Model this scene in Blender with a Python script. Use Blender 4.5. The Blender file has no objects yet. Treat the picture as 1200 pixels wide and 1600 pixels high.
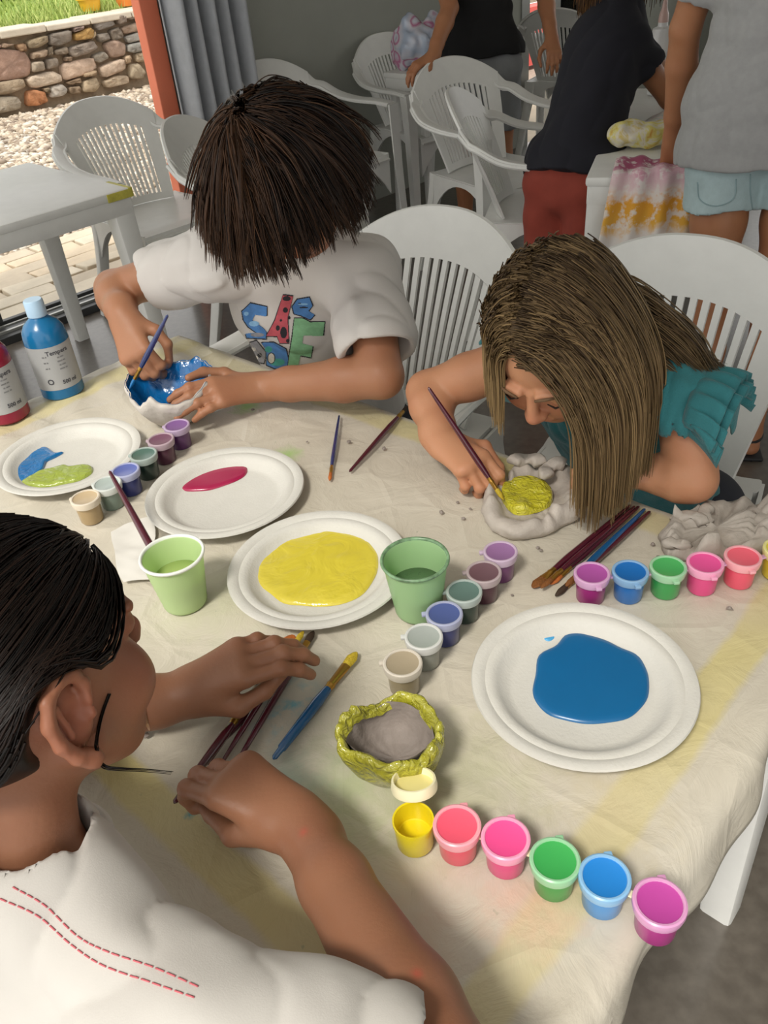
import bpy, bmesh, math, random
import numpy as np
from mathutils import Vector, Matrix
from mathutils.bvhtree import BVHTree
from math import sin, cos, pi, radians, sqrt, atan2

SC = bpy.context.scene
COL = SC.collection
rng = np.random.default_rng(7)
random.seed(7)

# ------------------------------------------------------------------ camera
CAM = np.array([0.0, 0.0, 1.395])
FPX = 1300.0                                   # focal length in pixels of the 1200 x 1600 frame
_p, _r = radians(35.92), radians(-5.744)
FWD = np.array([0, cos(_p), -sin(_p)])
_R0 = np.array([1.0, 0, 0]); _U0 = np.cross(_R0, FWD)
RGT = cos(_r) * _R0 + sin(_r) * _U0
UPV = -sin(_r) * _R0 + cos(_r) * _U0
cd = bpy.data.cameras.new('camera'); cam = bpy.data.objects.new('camera', cd); COL.objects.link(cam)
cd.sensor_fit = 'VERTICAL'; cd.sensor_height = 36.0; cd.lens = 36.0 * FPX / 1600.0
cd.clip_start = 0.02; cd.clip_end = 200
cam.matrix_world = Matrix(((RGT[0], UPV[0], -FWD[0], CAM[0]), (RGT[1], UPV[1], -FWD[1], CAM[1]),
                           (RGT[2], UPV[2], -FWD[2], CAM[2]), (0, 0, 0, 1)))
SC.camera = cam

# ------------------------------------------------------------------ sky, sun, exposure
wd = bpy.data.worlds.new('sky'); SC.world = wd; wd.use_nodes = True
_bg = wd.node_tree.nodes['Background']
_bg.inputs[0].default_value = (1.0, 0.985, 0.955, 1); _bg.inputs[1].default_value = 1.55
sd = bpy.data.lights.new('sun', 'SUN'); sun = bpy.data.objects.new('sun', sd); COL.objects.link(sun)
sd.energy = 3.0; sd.angle = radians(12); sd.color = (1.0, 0.95, 0.86)
sun.rotation_euler = Vector((0.35, 0.55, -0.9)).to_track_quat('-Z', 'Y').to_euler()
vs = SC.view_settings
vs.view_transform = 'Standard'; vs.look = 'None'; vs.gamma = 1.0; vs.use_curve_mapping = False
vs.exposure = -0.08
SC.cycles.use_denoising = True
SC.cycles.max_bounces = 8; SC.cycles.diffuse_bounces = 4; SC.cycles.transparent_max_bounces = 12

# ------------------------------------------------------------------ pixel helpers (photo pixel -> world point)
def ray(x, y):
    return FWD + (x - 600) / FPX * RGT - (y - 800) / FPX * UPV
def P(x, y, D):
    d = ray(x, y); return CAM + d / np.linalg.norm(d) * D
def PZ(x, y, z=0.72):
    d = ray(x, y); return CAM + d * ((z - CAM[2]) / d[2])
def PY(x, y, Y):
    d = ray(x, y); return CAM + d * (Y / d[1])
def PL(x, y, o, n):                             # on a plane through o with normal n
    d = ray(x, y); return CAM + d * (np.dot(np.asarray(o) - CAM, n) / np.dot(d, n))
def nrm(v):
    v = np.asarray(v, float); return v / np.linalg.norm(v)
A3 = lambda *a: np.array(a, float)

# ------------------------------------------------------------------ materials
def lin(c):
    if isinstance(c, str):
        c = [int(c[i:i + 2], 16) / 255 for i in (0, 2, 4)]
    return tuple(((v + 0.055) / 1.055) ** 2.4 if v > 0.04045 else v / 12.92 for v in c[:3]) + (1,)

class NB:
    """small node-graph builder"""
    def __init__(s, name):
        s.m = bpy.data.materials.new(name); s.m.use_nodes = True
        s.t = s.m.node_tree; s.b = s.t.nodes['Principled BSDF']
        s._tc = None
    def n(s, typ, **kw):
        nd = s.t.nodes.new(typ)
        for k, v in kw.items():
            setattr(nd, k, v)
        return nd
    def l(s, a, b): s.t.links.new(a, b)
    def coord(s, kind='Object', scale=None):
        if s._tc is None: s._tc = s.n('ShaderNodeTexCoord')
        o = s._tc.outputs[kind]
        if scale is not None:
            mp = s.n('ShaderNodeMapping')
            mp.inputs['Scale'].default_value = scale if hasattr(scale, '__len__') else (scale,) * 3
            s.l(o, mp.inputs[0]); o = mp.outputs[0]
        return o
    def noise(s, scale, detail=3, rough=0.5, dist=0.0, co=None):
        nd = s.n('ShaderNodeTexNoise'); nd.inputs['Scale'].default_value = scale
        nd.inputs['Detail'].default_value = detail; nd.inputs['Roughness'].default_value = rough
        nd.inputs['Distortion'].default_value = dist
        s.l(co if co is not None else s.coord(), nd.inputs['Vector']); return nd.outputs[0]
    def ramp(s, fac, stops, interp='LINEAR'):
        r = s.n('ShaderNodeValToRGB'); cr = r.color_ramp; cr.interpolation = interp
        while len(cr.elements) < len(stops): cr.elements.new(0.5)
        for e, (p, c) in zip(cr.elements, stops):
            e.position = p; e.color = lin(c) if isinstance(c, str) else (c, c, c, 1) if not hasattr(c, '__len__') else c
        s.l(fac, r.inputs[0]); return r.outputs[0]
    def mix(s, fac, a, b, mode='MIX'):
        m = s.n('ShaderNodeMix', data_type='RGBA', blend_type=mode)
        for sock, v in ((m.inputs[0], fac), (m.inputs[6], a), (m.inputs[7], b)):
            if hasattr(v, 'is_linked') or hasattr(v, 'links'): s.l(v, sock)
            else: sock.default_value = lin(v) if isinstance(v, str) else v
        return m.outputs[2]
    def math(s, op, a, b=None, c=None, clamp=False):
        m = s.n('ShaderNodeMath', operation=op, use_clamp=clamp)
        for i, v in enumerate((a, b, c)):
            if v is None: continue
            if hasattr(v, 'links'): s.l(v, m.inputs[i])
            else: m.inputs[i].default_value = v
        return m.outputs[0]
    def color(s, v):
        if hasattr(v, 'links'): s.l(v, s.b.inputs['Base Color'])
        else: s.b.inputs['Base Color'].default_value = lin(v) if not (hasattr(v, '__len__') and len(v) == 4 and not isinstance(v, str)) else v
    def bump(s, h, strength=0.3, dist=0.01):
        b = s.n('ShaderNodeBump'); b.inputs['Strength'].default_value = strength; b.inputs['Distance'].default_value = dist
        s.l(h, b.inputs['Height']); s.l(b.outputs[0], s.b.inputs['Normal'])
    def set(s, **kw):
        names = dict(rough='Roughness', metal='Metallic', spec='Specular IOR Level', sss='Subsurface Weight', sssr='Subsurface Radius',
                     ssss='Subsurface Scale', coat='Coat Weight', coatr='Coat Roughness', sheen='Sheen Weight', trans='Transmission Weight', ior='IOR', alpha='Alpha')
        for k, v in kw.items():
            sk = s.b.inputs[names[k]]
            if hasattr(v, 'links'): s.l(v, sk)
            else: sk.default_value = v
        return s

def simple(name, c, rough=0.5, var=0.08, vscale=12, bump=0, bscale=60, **kw):
    b = NB(name); c = lin(c)
    if var:
        nz = b.noise(vscale, 4, 0.6)
        lo = tuple(max(0, v * (1 - var)) for v in c[:3]) + (1,); hi = tuple(min(1, v * (1 + var)) for v in c[:3]) + (1,)
        b.color(b.ramp(nz, [(0.3, lo), (0.7, hi)]))
    else: b.color(c)
    if bump: b.bump(b.noise(bscale, 4), bump, 0.005)
    b.set(rough=rough, **kw)
    return b.m

def skin(name, c, red='b06048'):
    b = NB(name)
    n1 = b.noise(14, 3); n2 = b.noise(260, 2)
    c1 = b.mix(b.ramp(n1, [(0.42, 0.0), (0.72, 0.3)]), c, red)
    at = b.n('ShaderNodeAttribute', attribute_name='blush')
    c2 = b.mix(b.math('MULTIPLY', at.outputs['Fac'], 0.65), c1, 'a8503f')
    b.color(c2); b.bump(n2, 0.12, 0.002)
    b.set(rough=0.48, sss=0.12, ssss=0.006, sssr=(1.0, 0.35, 0.2), spec=0.35)
    return b.m

def hairmat(name, dark, lightc, rough=0.5):
    b = NB(name)
    at = b.n('ShaderNodeAttribute', attribute_name='tint')
    b.color(b.mix(at.outputs['Fac'], dark, lightc)); b.set(rough=rough, spec=0.22)
    return b.m

# ------------------------------------------------------------------ mesh helpers
def mesh_obj(name, V, F, mat, parent=None, smooth=True, loc=None, M=None):
    me = bpy.data.meshes.new(name)
    V = np.asarray(V, float)
    if M is not None: V = V @ np.asarray(M)[:3, :3].T + np.asarray(M)[:3, 3]
    if isinstance(F, np.ndarray):
        nf, k = F.shape
        me.vertices.add(len(V)); me.vertices.foreach_set('co', V.astype(np.float32).ravel())
        me.loops.add(nf * k); me.loops.foreach_set('vertex_index', F.astype(np.int32).ravel())
        me.polygons.add(nf); me.polygons.foreach_set('loop_start', np.arange(0, nf * k, k, dtype=np.int32))
        me.update(calc_edges=True); me.validate()
    else:
        me.from_pydata([tuple(v) for v in V], [], [tuple(f) for f in F])
    if smooth: me.shade_smooth()
    mats = mat if isinstance(mat, (list, tuple)) else [mat]
    for m in mats: me.materials.append(m)
    o = bpy.data.objects.new(name, me); COL.objects.link(o)
    if parent is not None: o.parent = parent
    if loc is not None: o.location = loc
    return o

def copy_of(o, parent):
    c = o.copy(); COL.objects.link(c); c.parent = parent; return c

def tag(o, label=None, cat=None, group=None, kind=None):
    if label: o['label'] = label
    if cat: o['category'] = cat
    if group: o['group'] = group
    if kind: o['kind'] = kind
    return o

def thing(name, label, cat, loc=(0, 0, 0), rotz=0.0, group=None):
    o = bpy.data.objects.new(name, None); COL.objects.link(o); o.empty_display_size = 0.05
    o.location = loc; o.rotation_euler = (0, 0, rotz)
    return tag(o, label, cat, group)

class MB:
    """collects quads / tris"""
    def __init__(s): s.V = []; s.F = []
    def add(s, V, F):
        o = len(s.V); s.V += [tuple(v) for v in V]; s.F += [tuple(i + o for i in f) for f in F]; return s
    def box(s, c, d, M=None, bev=0.0):
        c = np.asarray(c, float); d = np.asarray(d, float) / 2
        if bev <= 0:
            V = [(x, y, z) for x in (-1, 1) for y in (-1, 1) for z in (-1, 1)]
            V = np.array(V) * d
            F = [(0, 1, 3, 2), (4, 6, 7, 5), (0, 4, 5, 1), (2, 3, 7, 6), (0, 2, 6, 4), (1, 5, 7, 3)]
        else:
            bm = bmesh.new(); bmesh.ops.create_cube(bm, size=2.0)
            for v in bm.verts: v.co = Vector((v.co.x * d[0], v.co.y * d[1], v.co.z * d[2]))
            bmesh.ops.bevel(bm, geom=bm.edges[:], offset=bev, segments=2, affect='EDGES', profile=0.5)
            bm.verts.index_update()
            V = np.array([v.co[:] for v in bm.verts]); F = [tuple(v.index for v in f.verts) for f in bm.faces]; bm.free()
        V = np.asarray(V)
        if M is not None: V = V @ np.asarray(M).T
        return s.add(V + c, F)
    def grid(s, G, closed_u=False, closed_v=False, flip=False):
        """G: array nu x nv x 3"""
        nu, nv = G.shape[:2]; F = []
        for i in range(nu if closed_u else nu - 1):
            for j in range(nv if closed_v else nv - 1):
                a, b, c, d = i * nv + j, ((i + 1) % nu) * nv + j, ((i + 1) % nu) * nv + (j + 1) % nv, i * nv + (j + 1) % nv
                F.append((a, d, c, b) if flip else (a, b, c, d))
        return s.add(G.reshape(-1, 3), F)
    def lathe(s, prof, seg=40, jit=None):
        """prof: list of (r,z); closes poles at r==0"""
        G = np.zeros((len(prof), seg, 3))
        for i, (r, z) in enumerate(prof):
            for j in range(seg):
                t = 2 * pi * j / seg; G[i, j] = (max(r, 1e-5) * cos(t), max(r, 1e-5) * sin(t), z)
        if jit is not None: G = jit(G)
        return s.grid(G, closed_v=True, flip=True)
    def tube(s, pts, rad, seg=8, flat=None, caps=True):
        pts = np.asarray(pts, float); n = len(pts)
        rad = np.full(n, rad) if np.isscalar(rad) else np.asarray(rad, float)
        T = np.gradient(pts, axis=0); T /= np.linalg.norm(T, axis=1)[:, None] + 1e-12
        up = A3(0, 0, 1) if abs(T[0][2]) < 0.9 else A3(1, 0, 0)
        G = np.zeros((n, seg, 3)); N = nrm(np.cross(T[0], up))
        for i in range(n):
            N = N - T[i] * np.dot(N, T[i]); N = N / (np.linalg.norm(N) + 1e-12); B = np.cross(T[i], N)
            for j in range(seg):
                a = 2 * pi * j / seg; G[i, j] = pts[i] + rad[i] * (cos(a) * N + sin(a) * B)
        o = len(s.V); s.grid(G, closed_v=True)
        if caps:
            s.F.append(tuple(o + j for j in range(seg))); s.F.append(tuple(o + (n - 1) * seg + seg - 1 - j for j in range(seg)))
        return s
    def sweep(s, pts, prof, side, caps=True):
        """prof: m x 2 closed outline (a along side, b along normal); side: vector or per-point vectors"""
        pts = np.asarray(pts, float); n = len(pts); prof = np.asarray(prof, float)
        if prof.ndim == 2: prof = np.repeat(prof[None], n, 0)
        side = np.asarray(side, float)
        if side.ndim == 1: side = np.repeat(side[None], n, 0)
        T = np.gradient(pts, axis=0); T /= np.linalg.norm(T, axis=1)[:, None] + 1e-12
        G = np.zeros((n, prof.shape[1], 3))
        for i in range(n):
            S = side[i] - T[i] * np.dot(side[i], T[i]); S = nrm(S); N = np.cross(S, T[i])
            G[i] = pts[i] + prof[i][:, :1] * S + prof[i][:, 1:] * N
        o = len(s.V); m = prof.shape[1]; s.grid(G, closed_v=True)
        if caps:
            s.F.append(tuple(o + j for j in range(m))); s.F.append(tuple(o + (n - 1) * m + m - 1 - j for j in range(m)))
        return s
    def build(s, name, mat, parent=None, smooth=True, **kw):
        o = mesh_obj(name, s.V, s.F, mat, parent, smooth, **kw)
        bm = bmesh.new(); bm.from_mesh(o.data); bmesh.ops.recalc_face_normals(bm, faces=bm.faces[:]); bm.to_mesh(o.data); bm.free()
        if smooth == 'auto':
            o.data.set_sharp_from_angle(angle=radians(38))
        return o

def spline(ctrl, n):
    """Catmull-Rom through ctrl"""
    C = np.asarray(ctrl, float); m = len(C)
    Q = np.vstack([2 * C[0] - C[1], C, 2 * C[-1] - C[-2]])
    t = np.linspace(0, m - 1 - 1e-9, n); i = t.astype(int); u = (t - i)[:, None]
    p0, p1, p2, p3 = Q[i], Q[i + 1], Q[i + 2], Q[i + 3]
    return 0.5 * (2 * p1 + (p2 - p0) * u + (2 * p0 - 5 * p1 + 4 * p2 - p3) * u ** 2 + (3 * p1 - p0 - 3 * p2 + p3) * u ** 3)

def rrect(w, h, r, k=3):
    o = []
    for cx, cy, a0 in ((w / 2 - r, h / 2 - r, 0), (-w / 2 + r, h / 2 - r, pi / 2), (-w / 2 + r, -h / 2 + r, pi), (w / 2 - r, -h / 2 + r, 3 * pi / 2)):
        for i in range(k + 1):
            a = a0 + pi / 2 * i / k; o.append((cx + r * cos(a), cy + r * sin(a)))
    return np.array(o)

# smooth pseudo-noise on arrays (sums of warped sines)
def wob(p, s, seed=0):
    r = np.random.default_rng(seed); v = np.zeros(p.shape[:-1])
    for i in range(6):
        k = r.normal(size=3); k /= np.linalg.norm(k); v += np.sin((p @ k) * s * r.uniform(0.6, 1.7) + r.uniform(0, 6.3)) / 6 ** 0.5
    return v

# ------------------------------------------------------------------ implicit surfaces for bodies and clothes
class Field:
    def __init__(s, h): s.h = h; s.items = []; s.disp = None
    def _add(s, fn, lo, hi, k, op): s.items.append((fn, np.asarray(lo, float), np.asarray(hi, float), k, op)); return s
    def cap(s, a, b, ra, rb, k=0.01, flat=None, sq=1.0, op='u'):
        a = np.asarray(a, float); b = np.asarray(b, float); R = max(ra, rb)
        if flat is not None: flat = nrm(flat)
        def fn(X, Y, Z):
            px, py, pz = X - a[0], Y - a[1], Z - a[2]; ab = b - a
            if flat is not None:
                q = (px * flat[0] + py * flat[1] + pz * flat[2]) * (1 / sq - 1)
                px, py, pz = px + q * flat[0], py + q * flat[1], pz + q * flat[2]
                ab = ab + np.dot(ab, flat) * (1 / sq - 1) * flat
            t = np.clip((px * ab[0] + py * ab[1] + pz * ab[2]) / (np.dot(ab, ab) + 1e-12), 0, 1)
            d = np.sqrt((px - t * ab[0]) ** 2 + (py - t * ab[1]) ** 2 + (pz - t * ab[2]) ** 2) - (ra + (rb - ra) * t)
            return d * (0.5 + 0.5 * sq) if flat is not None else d
        return s._add(fn, np.minimum(a, b) - R, np.maximum(a, b) + R, k, op)
    def chain(s, pts, rs, k=0.008, op='u', **kw):
        for i in range(len(pts) - 1): s.cap(pts[i], pts[i + 1], rs[i], rs[i + 1], k, op=op, **kw)
        return s
    def ell(s, c, r, ax=None, k=0.01, op='u'):
        c = np.asarray(c, float); r = np.asarray(r, float); ax = np.eye(3) if ax is None else np.asarray(ax, float)
        R = np.sqrt(((ax * r[:, None]) ** 2).sum(0))
        def fn(X, Y, Z):
            px, py, pz = X - c[0], Y - c[1], Z - c[2]; k0 = 0; k1 = 0
            for i in range(3):
                q = px * ax[i][0] + py * ax[i][1] + pz * ax[i][2]
                k0 = k0 + (q / r[i]) ** 2; k1 = k1 + (q / r[i] ** 2) ** 2
            k0 = np.sqrt(k0); return k0 * (k0 - 1) / (np.sqrt(k1) + 1e-9)
        return s._add(fn, c - R, c + R, k, op)
    def plane(s, o, n, k=0.003):
        """keep the side the normal points away from"""
        o = np.asarray(o, float); n = nrm(n)
        return s._add(lambda X, Y, Z: (X - o[0]) * n[0] + (Y - o[1]) * n[1] + (Z - o[2]) * n[2], None if False else o, o, k, 'i')
    def evaluate(s, pad=0.02):
        ad = [it for it in s.items if it[4] == 'u']
        lo = np.min([it[1] - it[3] for it in ad], 0) - pad; hi = np.max([it[2] + it[3] for it in ad], 0) + pad
        n = np.ceil((hi - lo) / s.h).astype(int) + 1
        f = np.full(n, 0.05, np.float32)
        xs = [(lo[i] + s.h * np.arange(n[i])).astype(np.float32) for i in range(3)]
        for fn, l, h, k, op in s.items:
            if op == 'i': i0 = np.zeros(3, int); i1 = n
            else:
                m = k + 4 * s.h + 0.006
                i0 = np.clip(np.floor((l - m - lo) / s.h).astype(int), 0, n); i1 = np.clip(np.ceil((h + m - lo) / s.h).astype(int) + 1, 0, n)
            if (i1 <= i0).any(): continue
            sl = tuple(slice(a, b) for a, b in zip(i0, i1))
            X = xs[0][sl[0]][:, None, None]; Y = xs[1][sl[1]][None, :, None]; Z = xs[2][sl[2]][None, None, :]
            d = fn(X, Y, Z).astype(np.float32) if op != 'i' else np.broadcast_to(fn(X, Y, Z), n).astype(np.float32)
            g = f[sl]
            if op == 'u':
                hh = np.clip(k - np.abs(g - d), 0, None) / max(k, 1e-6); f[sl] = np.minimum(g, d) - hh * hh * k * 0.25
            else:
                d2 = -d if op == 's' else d
                hh = np.clip(k - np.abs(g - d2), 0, None) / max(k, 1e-6); f[sl] = np.maximum(g, d2) + hh * hh * k * 0.25
        if s.disp is not None:
            m = np.abs(f) < 0.02; ii = np.argwhere(m)
            f[m] += s.disp(lo + s.h * ii).astype(np.float32)
        return f, lo
    def mesh(s):
        f, lo = s.evaluate(); return nets(f, lo, s.h)

def nets(f, lo, h):
    s = f < 0
    c = np.zeros(tuple(np.array(f.shape) - 1), np.int8)
    for dx in (0, 1):
        for dy in (0, 1):
            for dz in (0, 1):
                c += s[dx:s.shape[0] - 1 + dx, dy:s.shape[1] - 1 + dy, dz:s.shape[2] - 1 + dz]
    act = (c > 0) & (c < 8); idx = np.argwhere(act); n = len(idx)
    ids = np.full(act.shape, -1, np.int32); ids[act] = np.arange(n)
    acc = np.zeros((n, 3)); cnt = np.zeros(n)
    cor = [(x, y, z) for x in (0, 1) for y in (0, 1) for z in (0, 1)]
    val = {k: f[idx[:, 0] + k[0], idx[:, 1] + k[1], idx[:, 2] + k[2]] for k in cor}
    for a in cor:
        for d in range(3):
            if a[d] == 1: continue
            b = tuple(a[i] + (1 if i == d else 0) for i in range(3))
            fa, fb = val[a], val[b]; m = (fa < 0) != (fb < 0)
            t = fa[m] / (fa[m] - fb[m]); p = np.repeat(np.array(a, float)[None], m.sum(), 0); p[:, d] += t
            acc[m] += p; cnt[m] += 1
    V = lo + h * (idx + acc / cnt[:, None])
    Q = []
    for d in range(3):
        e1, e2 = (d + 1) % 3, (d + 2) % 3
        A = [slice(None)] * 3; B = [slice(None)] * 3
        A[d] = slice(0, -1); B[d] = slice(1, None)
        sa, sb = s[tuple(A)], s[tuple(B)]
        g = np.argwhere(sa != sb)
        g = g[(g[:, e1] > 0) & (g[:, e2] > 0) & (g[:, e1] < f.shape[e1] - 1) & (g[:, e2] < f.shape[e2] - 1)]
        fl = sa[g[:, 0], g[:, 1], g[:, 2]]
        def cid(o1, o2):
            q = g.copy(); q[:, e1] -= o1; q[:, e2] -= o2; return ids[q[:, 0], q[:, 1], q[:, 2]]
        q = np.stack([cid(0, 0), cid(1, 0), cid(1, 1), cid(0, 1)], 1)
        q[~fl] = q[~fl][:, ::-1]; Q.append(q)
    return V, np.vstack(Q)

# ------------------------------------------------------------------ anatomy
class Head:
    """frame: c = midpoint between the ears at eye level, f = facing, u = crown, r = the person's right"""
    def __init__(s, c, f, u, k=1.0):
        s.c = np.asarray(c, float); s.f = nrm(f); s.u = nrm(np.asarray(u) - np.dot(u, s.f) * s.f); s.r = np.cross(s.f, s.u); s.k = k
        s.ax = np.array([s.r, s.f, s.u])
    def at(s, r, f, u): return s.c + s.k * (r * s.r + f * s.f + u * s.u)
    def skull(s, g=0.0):                       # (centre, radii) of the cranium grown by g
        return s.at(0, -0.012, 0.022), s.k * A3(0.073, 0.092, 0.082) + g

def add_head(F, H, neck, ear=True, eyes=True):
    k = H.k; a = H.at; ax = H.ax
    c, r = H.skull(); F.ell(c, r, ax, 0.01)
    F.ell(a(0, 0.030, -0.040), k * A3(0.057, 0.058, 0.066), ax, 0.02 * k)
    F.ell(a(0, 0.056, -0.086), k * A3(0.024, 0.022, 0.020), ax, 0.025 * k)
    for sg in (-1, 1):
        F.ell(a(sg * 0.033, 0.056, -0.040), k * A3(0.027, 0.027, 0.026), ax, 0.018 * k)
        F.cap(a(sg * 0.055, 0.0, -0.05), a(sg * 0.025, 0.045, -0.088), 0.016 * k, 0.013 * k, 0.02 * k)
        F.ell(a(sg * 0.032, 0.088, 0.004), k * A3(0.016, 0.012, 0.010), ax, 0.012 * k, 's')
        F.ell(a(sg * 0.032, 0.073, 0.001), k * A3(0.013, 0.0125, 0.0115), ax, 0.003 * k)
        F.cap(a(sg * 0.014, 0.087, 0.017), a(sg * 0.046, 0.077, 0.017), 0.006 * k, 0.005 * k, 0.01 * k)
        F.ell(a(sg * 0.0095, 0.093, -0.031), k * A3(0.0065, 0.009, 0.006), ax, 0.005 * k)
    F.cap(a(0, 0.082, 0.008), a(0, 0.100, -0.024), 0.0065 * k, 0.0085 * k, 0.008 * k)
    F.ell(a(0, 0.100, -0.027), k * A3(0.0095, 0.0095, 0.008), ax, 0.005 * k)
    F.ell(a(0, 0.083, -0.054), k * A3(0.020, 0.010, 0.005), ax, 0.004 * k)
    F.ell(a(0, 0.080, -0.064), k * A3(0.017, 0.010, 0.006), ax, 0.004 * k)
    if ear:
        for sg in (-1, 1):
            e = lambda f, u, o=0.0: a(sg * (0.0745 + o * 1.1), -0.012 + (f + 0.012) * 1.14, -0.006 + (u + 0.006) * 1.14)
            F.ell(e(-0.012, -0.012, -0.002), k * A3(0.008, 0.018, 0.026), ax, 0.006 * k)
            ring = [(0.004, 0.000), (0.006, 0.012), (0.001, 0.022), (-0.010, 0.025), (-0.021, 0.019), (-0.026, 0.006), (-0.024, -0.010), (-0.017, -0.024), (-0.008, -0.033)]
            F.chain([e(f - 0.004, u - 0.006, 0.004 + 0.008 * (0.01 - f) / 0.04) for f, u in ring], [k * v for v in (0.004, 0.0045, 0.005, 0.005, 0.005, 0.005, 0.005, 0.0055, 0.008)], 0.003 * k)
            F.ell(e(-0.010, -0.010, 0.009), k * A3(0.009, 0.009, 0.013), ax, 0.004 * k, 's')
            F.cap(e(-0.018, -0.018, 0.007), e(-0.021, 0.006, 0.008), 0.003 * k, 0.003 * k, 0.003 * k)
            F.ell(e(0.000, -0.014, 0.004), k * A3(0.004, 0.004, 0.006), ax, 0.003 * k)
    F.cap(a(0, -0.022, -0.035), neck, 0.041 * k, 0.043 * k, 0.022 * k)

FING = dict(   # lateral offset, forward offset, segment lengths, radius (fractions of the hand length)
    index=(-0.155, 0.52, (0.24, 0.14, 0.11), 0.050), middle=(-0.05, 0.54, (0.26, 0.16, 0.12), 0.052),
    ring=(0.055, 0.52, (0.24, 0.15, 0.11), 0.049), pinky=(0.150, 0.47, (0.18, 0.11, 0.10), 0.043))

def add_hand(F, W, d, n, side, L, bends, thumb, spread=(-6, -1, 4, 10), k=0.004):
    """W wrist, d towards the knuckles, n out of the back of the hand, side +1: thumb lies towards cross(d, n) ...; bends: 4 x 3 degrees"""
    d = nrm(d); n = nrm(np.asarray(n) - np.dot(n, d) * d); lat = np.cross(d, n) * side     # lat points to the little finger
    pt = lambda l, f, h=0.0: W + L * (l * lat + f * d + h * n)
    F.cap(W - 0.10 * L * d, pt(0, 0.12), 0.135 * L, 0.14 * L, 0.02, flat=n, sq=0.75)
    for l0, l1, r0, r1 in ((-0.05, -0.135, 0.105, 0.083), (-0.01, -0.045, 0.105, 0.085), (0.03, 0.05, 0.10, 0.083), (0.07, 0.135, 0.095, 0.073)):
        F.cap(pt(l0, 0.10), pt(l1, 0.50), r0 * L, r1 * L, 0.012, flat=n, sq=0.82)
    tips = {}
    for i, nm in enumerate(('index', 'middle', 'ring', 'pinky')):
        l, f, seg, r = FING[nm]; p = pt(l, f, -0.005); sp = radians(spread[i]); a = 0.0
        base = cos(sp) * d + sin(sp) * lat; pts = [p]; rs = [r * L * 1.12]
        for j in range(3):
            a += radians(bends[i][j]); dr = cos(a) * base - sin(a) * n
            p = p + seg[j] * L * dr; pts.append(p); rs.append(r * L * (1.0, 0.93, 0.80)[j])
        F.chain(pts, rs, k)
        F.ell(pts[1], np.full(3, r * L * 1.08), None, k)
        tips[nm] = pts
    # thumb: leaves the side of the palm near its base
    b0 = pt(-0.10, 0.14, -0.05); b1, b2, b3 = [W + L * (t[0] * lat + t[1] * d + t[2] * n) for t in thumb]
    F.cap(b0, b1, 0.095 * L, 0.066 * L, 0.014); F.cap(b1, b2, 0.062 * L, 0.055 * L, 0.005); F.cap(b2, b3, 0.055 * L, 0.043 * L, 0.005)
    tips['thumb'] = [b0, b1, b2, b3]; tips['_'] = (d, n, lat)
    return tips

# ------------------------------------------------------------------ hair
def hair_sim(roots, dirs, length, grav, steps=16, coll=(), attract=None, zmin=None, stiff=0.8, seed=0, wave=0.0, comb=None):
    r = np.random.default_rng(seed); n = len(roots); p = np.array(roots, float); d = np.array(dirs, float)
    d /= np.linalg.norm(d, axis=1)[:, None]; L = np.broadcast_to(np.asarray(length, float), (n,)); out = [p.copy()]
    ph = r.uniform(0, 6.28, n)
    for i in range(steps):
        st = (L / steps)[:, None]
        g = np.array([0, 0, -1.0]) * grav
        acc = np.repeat(g[None], n, 0)
        if attract is not None:
            v = attract[0] - p; dist = np.linalg.norm(v, axis=1)[:, None]; acc = acc + attract[1] * v / (dist + 1e-6)
        if comb is not None: acc = acc + comb * max(0.0, 1 - i / (0.55 * steps))
        if wave: acc = acc + wave * r.normal(size=(n, 3))
        d = d * stiff + acc; d /= np.linalg.norm(d, axis=1)[:, None] + 1e-9
        q = p + d * st
        for (c, rad, ax) in coll:
            l = (q - c) @ ax.T / rad; m = np.linalg.norm(l, axis=1); ins = m < 1
            l[ins] /= m[ins][:, None]; q[ins] = c + (l[ins] * rad) @ ax
        if zmin is not None: q[:, 2] = np.maximum(q[:, 2], zmin + 0.002 + 0.006 * (ph[:, ] / 6.28))
        dd = q - p; d = dd / (np.linalg.norm(dd, axis=1)[:, None] + 1e-9)
        p = q; out.append(p.copy())
    return np.stack(out, 1)                     # n x (steps+1) x 3

def clump(S, k, rad, seed=0, tip=0.6):
    """k children around every guide strand"""
    r = np.random.default_rng(seed); n, m = S.shape[:2]; o = rad * r.normal(size=(n, k, 1, 3)); t = np.linspace(1, tip, m)[None, None, :, None]
    return (S[:, None] + o * t).reshape(n * k, m, 3)

def strand_mesh(S, w, tip=0.25, seg=3):
    """S: n x k x 3 -> triangle-section tubes"""
    n, kk = S.shape[:2]; T = np.gradient(S, axis=1); T /= np.linalg.norm(T, axis=2)[..., None] + 1e-9
    a = np.cross(T, A3(0.3, 0.2, 0.93)); a /= np.linalg.norm(a, axis=2)[..., None] + 1e-9; b = np.cross(T, a)
    w = np.broadcast_to(np.asarray(w, float), (n,)); tt = np.linspace(0, 1, kk)
    rad = w[:, None] * (1 - (1 - tip) * np.clip((tt - 0.45) / 0.55, 0, 1) ** 1.5)[None]
    G = np.stack([S + rad[..., None] * (cos(2 * pi * j / seg) * a + sin(2 * pi * j / seg) * b) for j in range(seg)], 2)
    V = G.reshape(-1, 3); F = []
    base = (np.arange(n) * kk * seg)[:, None, None] + (np.arange(kk - 1) * seg)[None, :, None]
    for j in range(seg):
        j2 = (j + 1) % seg
        F.append(np.stack([base[..., 0] + j, base[..., 0] + j2, base[..., 0] + seg + j2, base[..., 0] + seg + j], -1).reshape(-1, 4))
    return V, np.vstack(F), np.repeat(np.arange(n), kk * seg)

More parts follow.
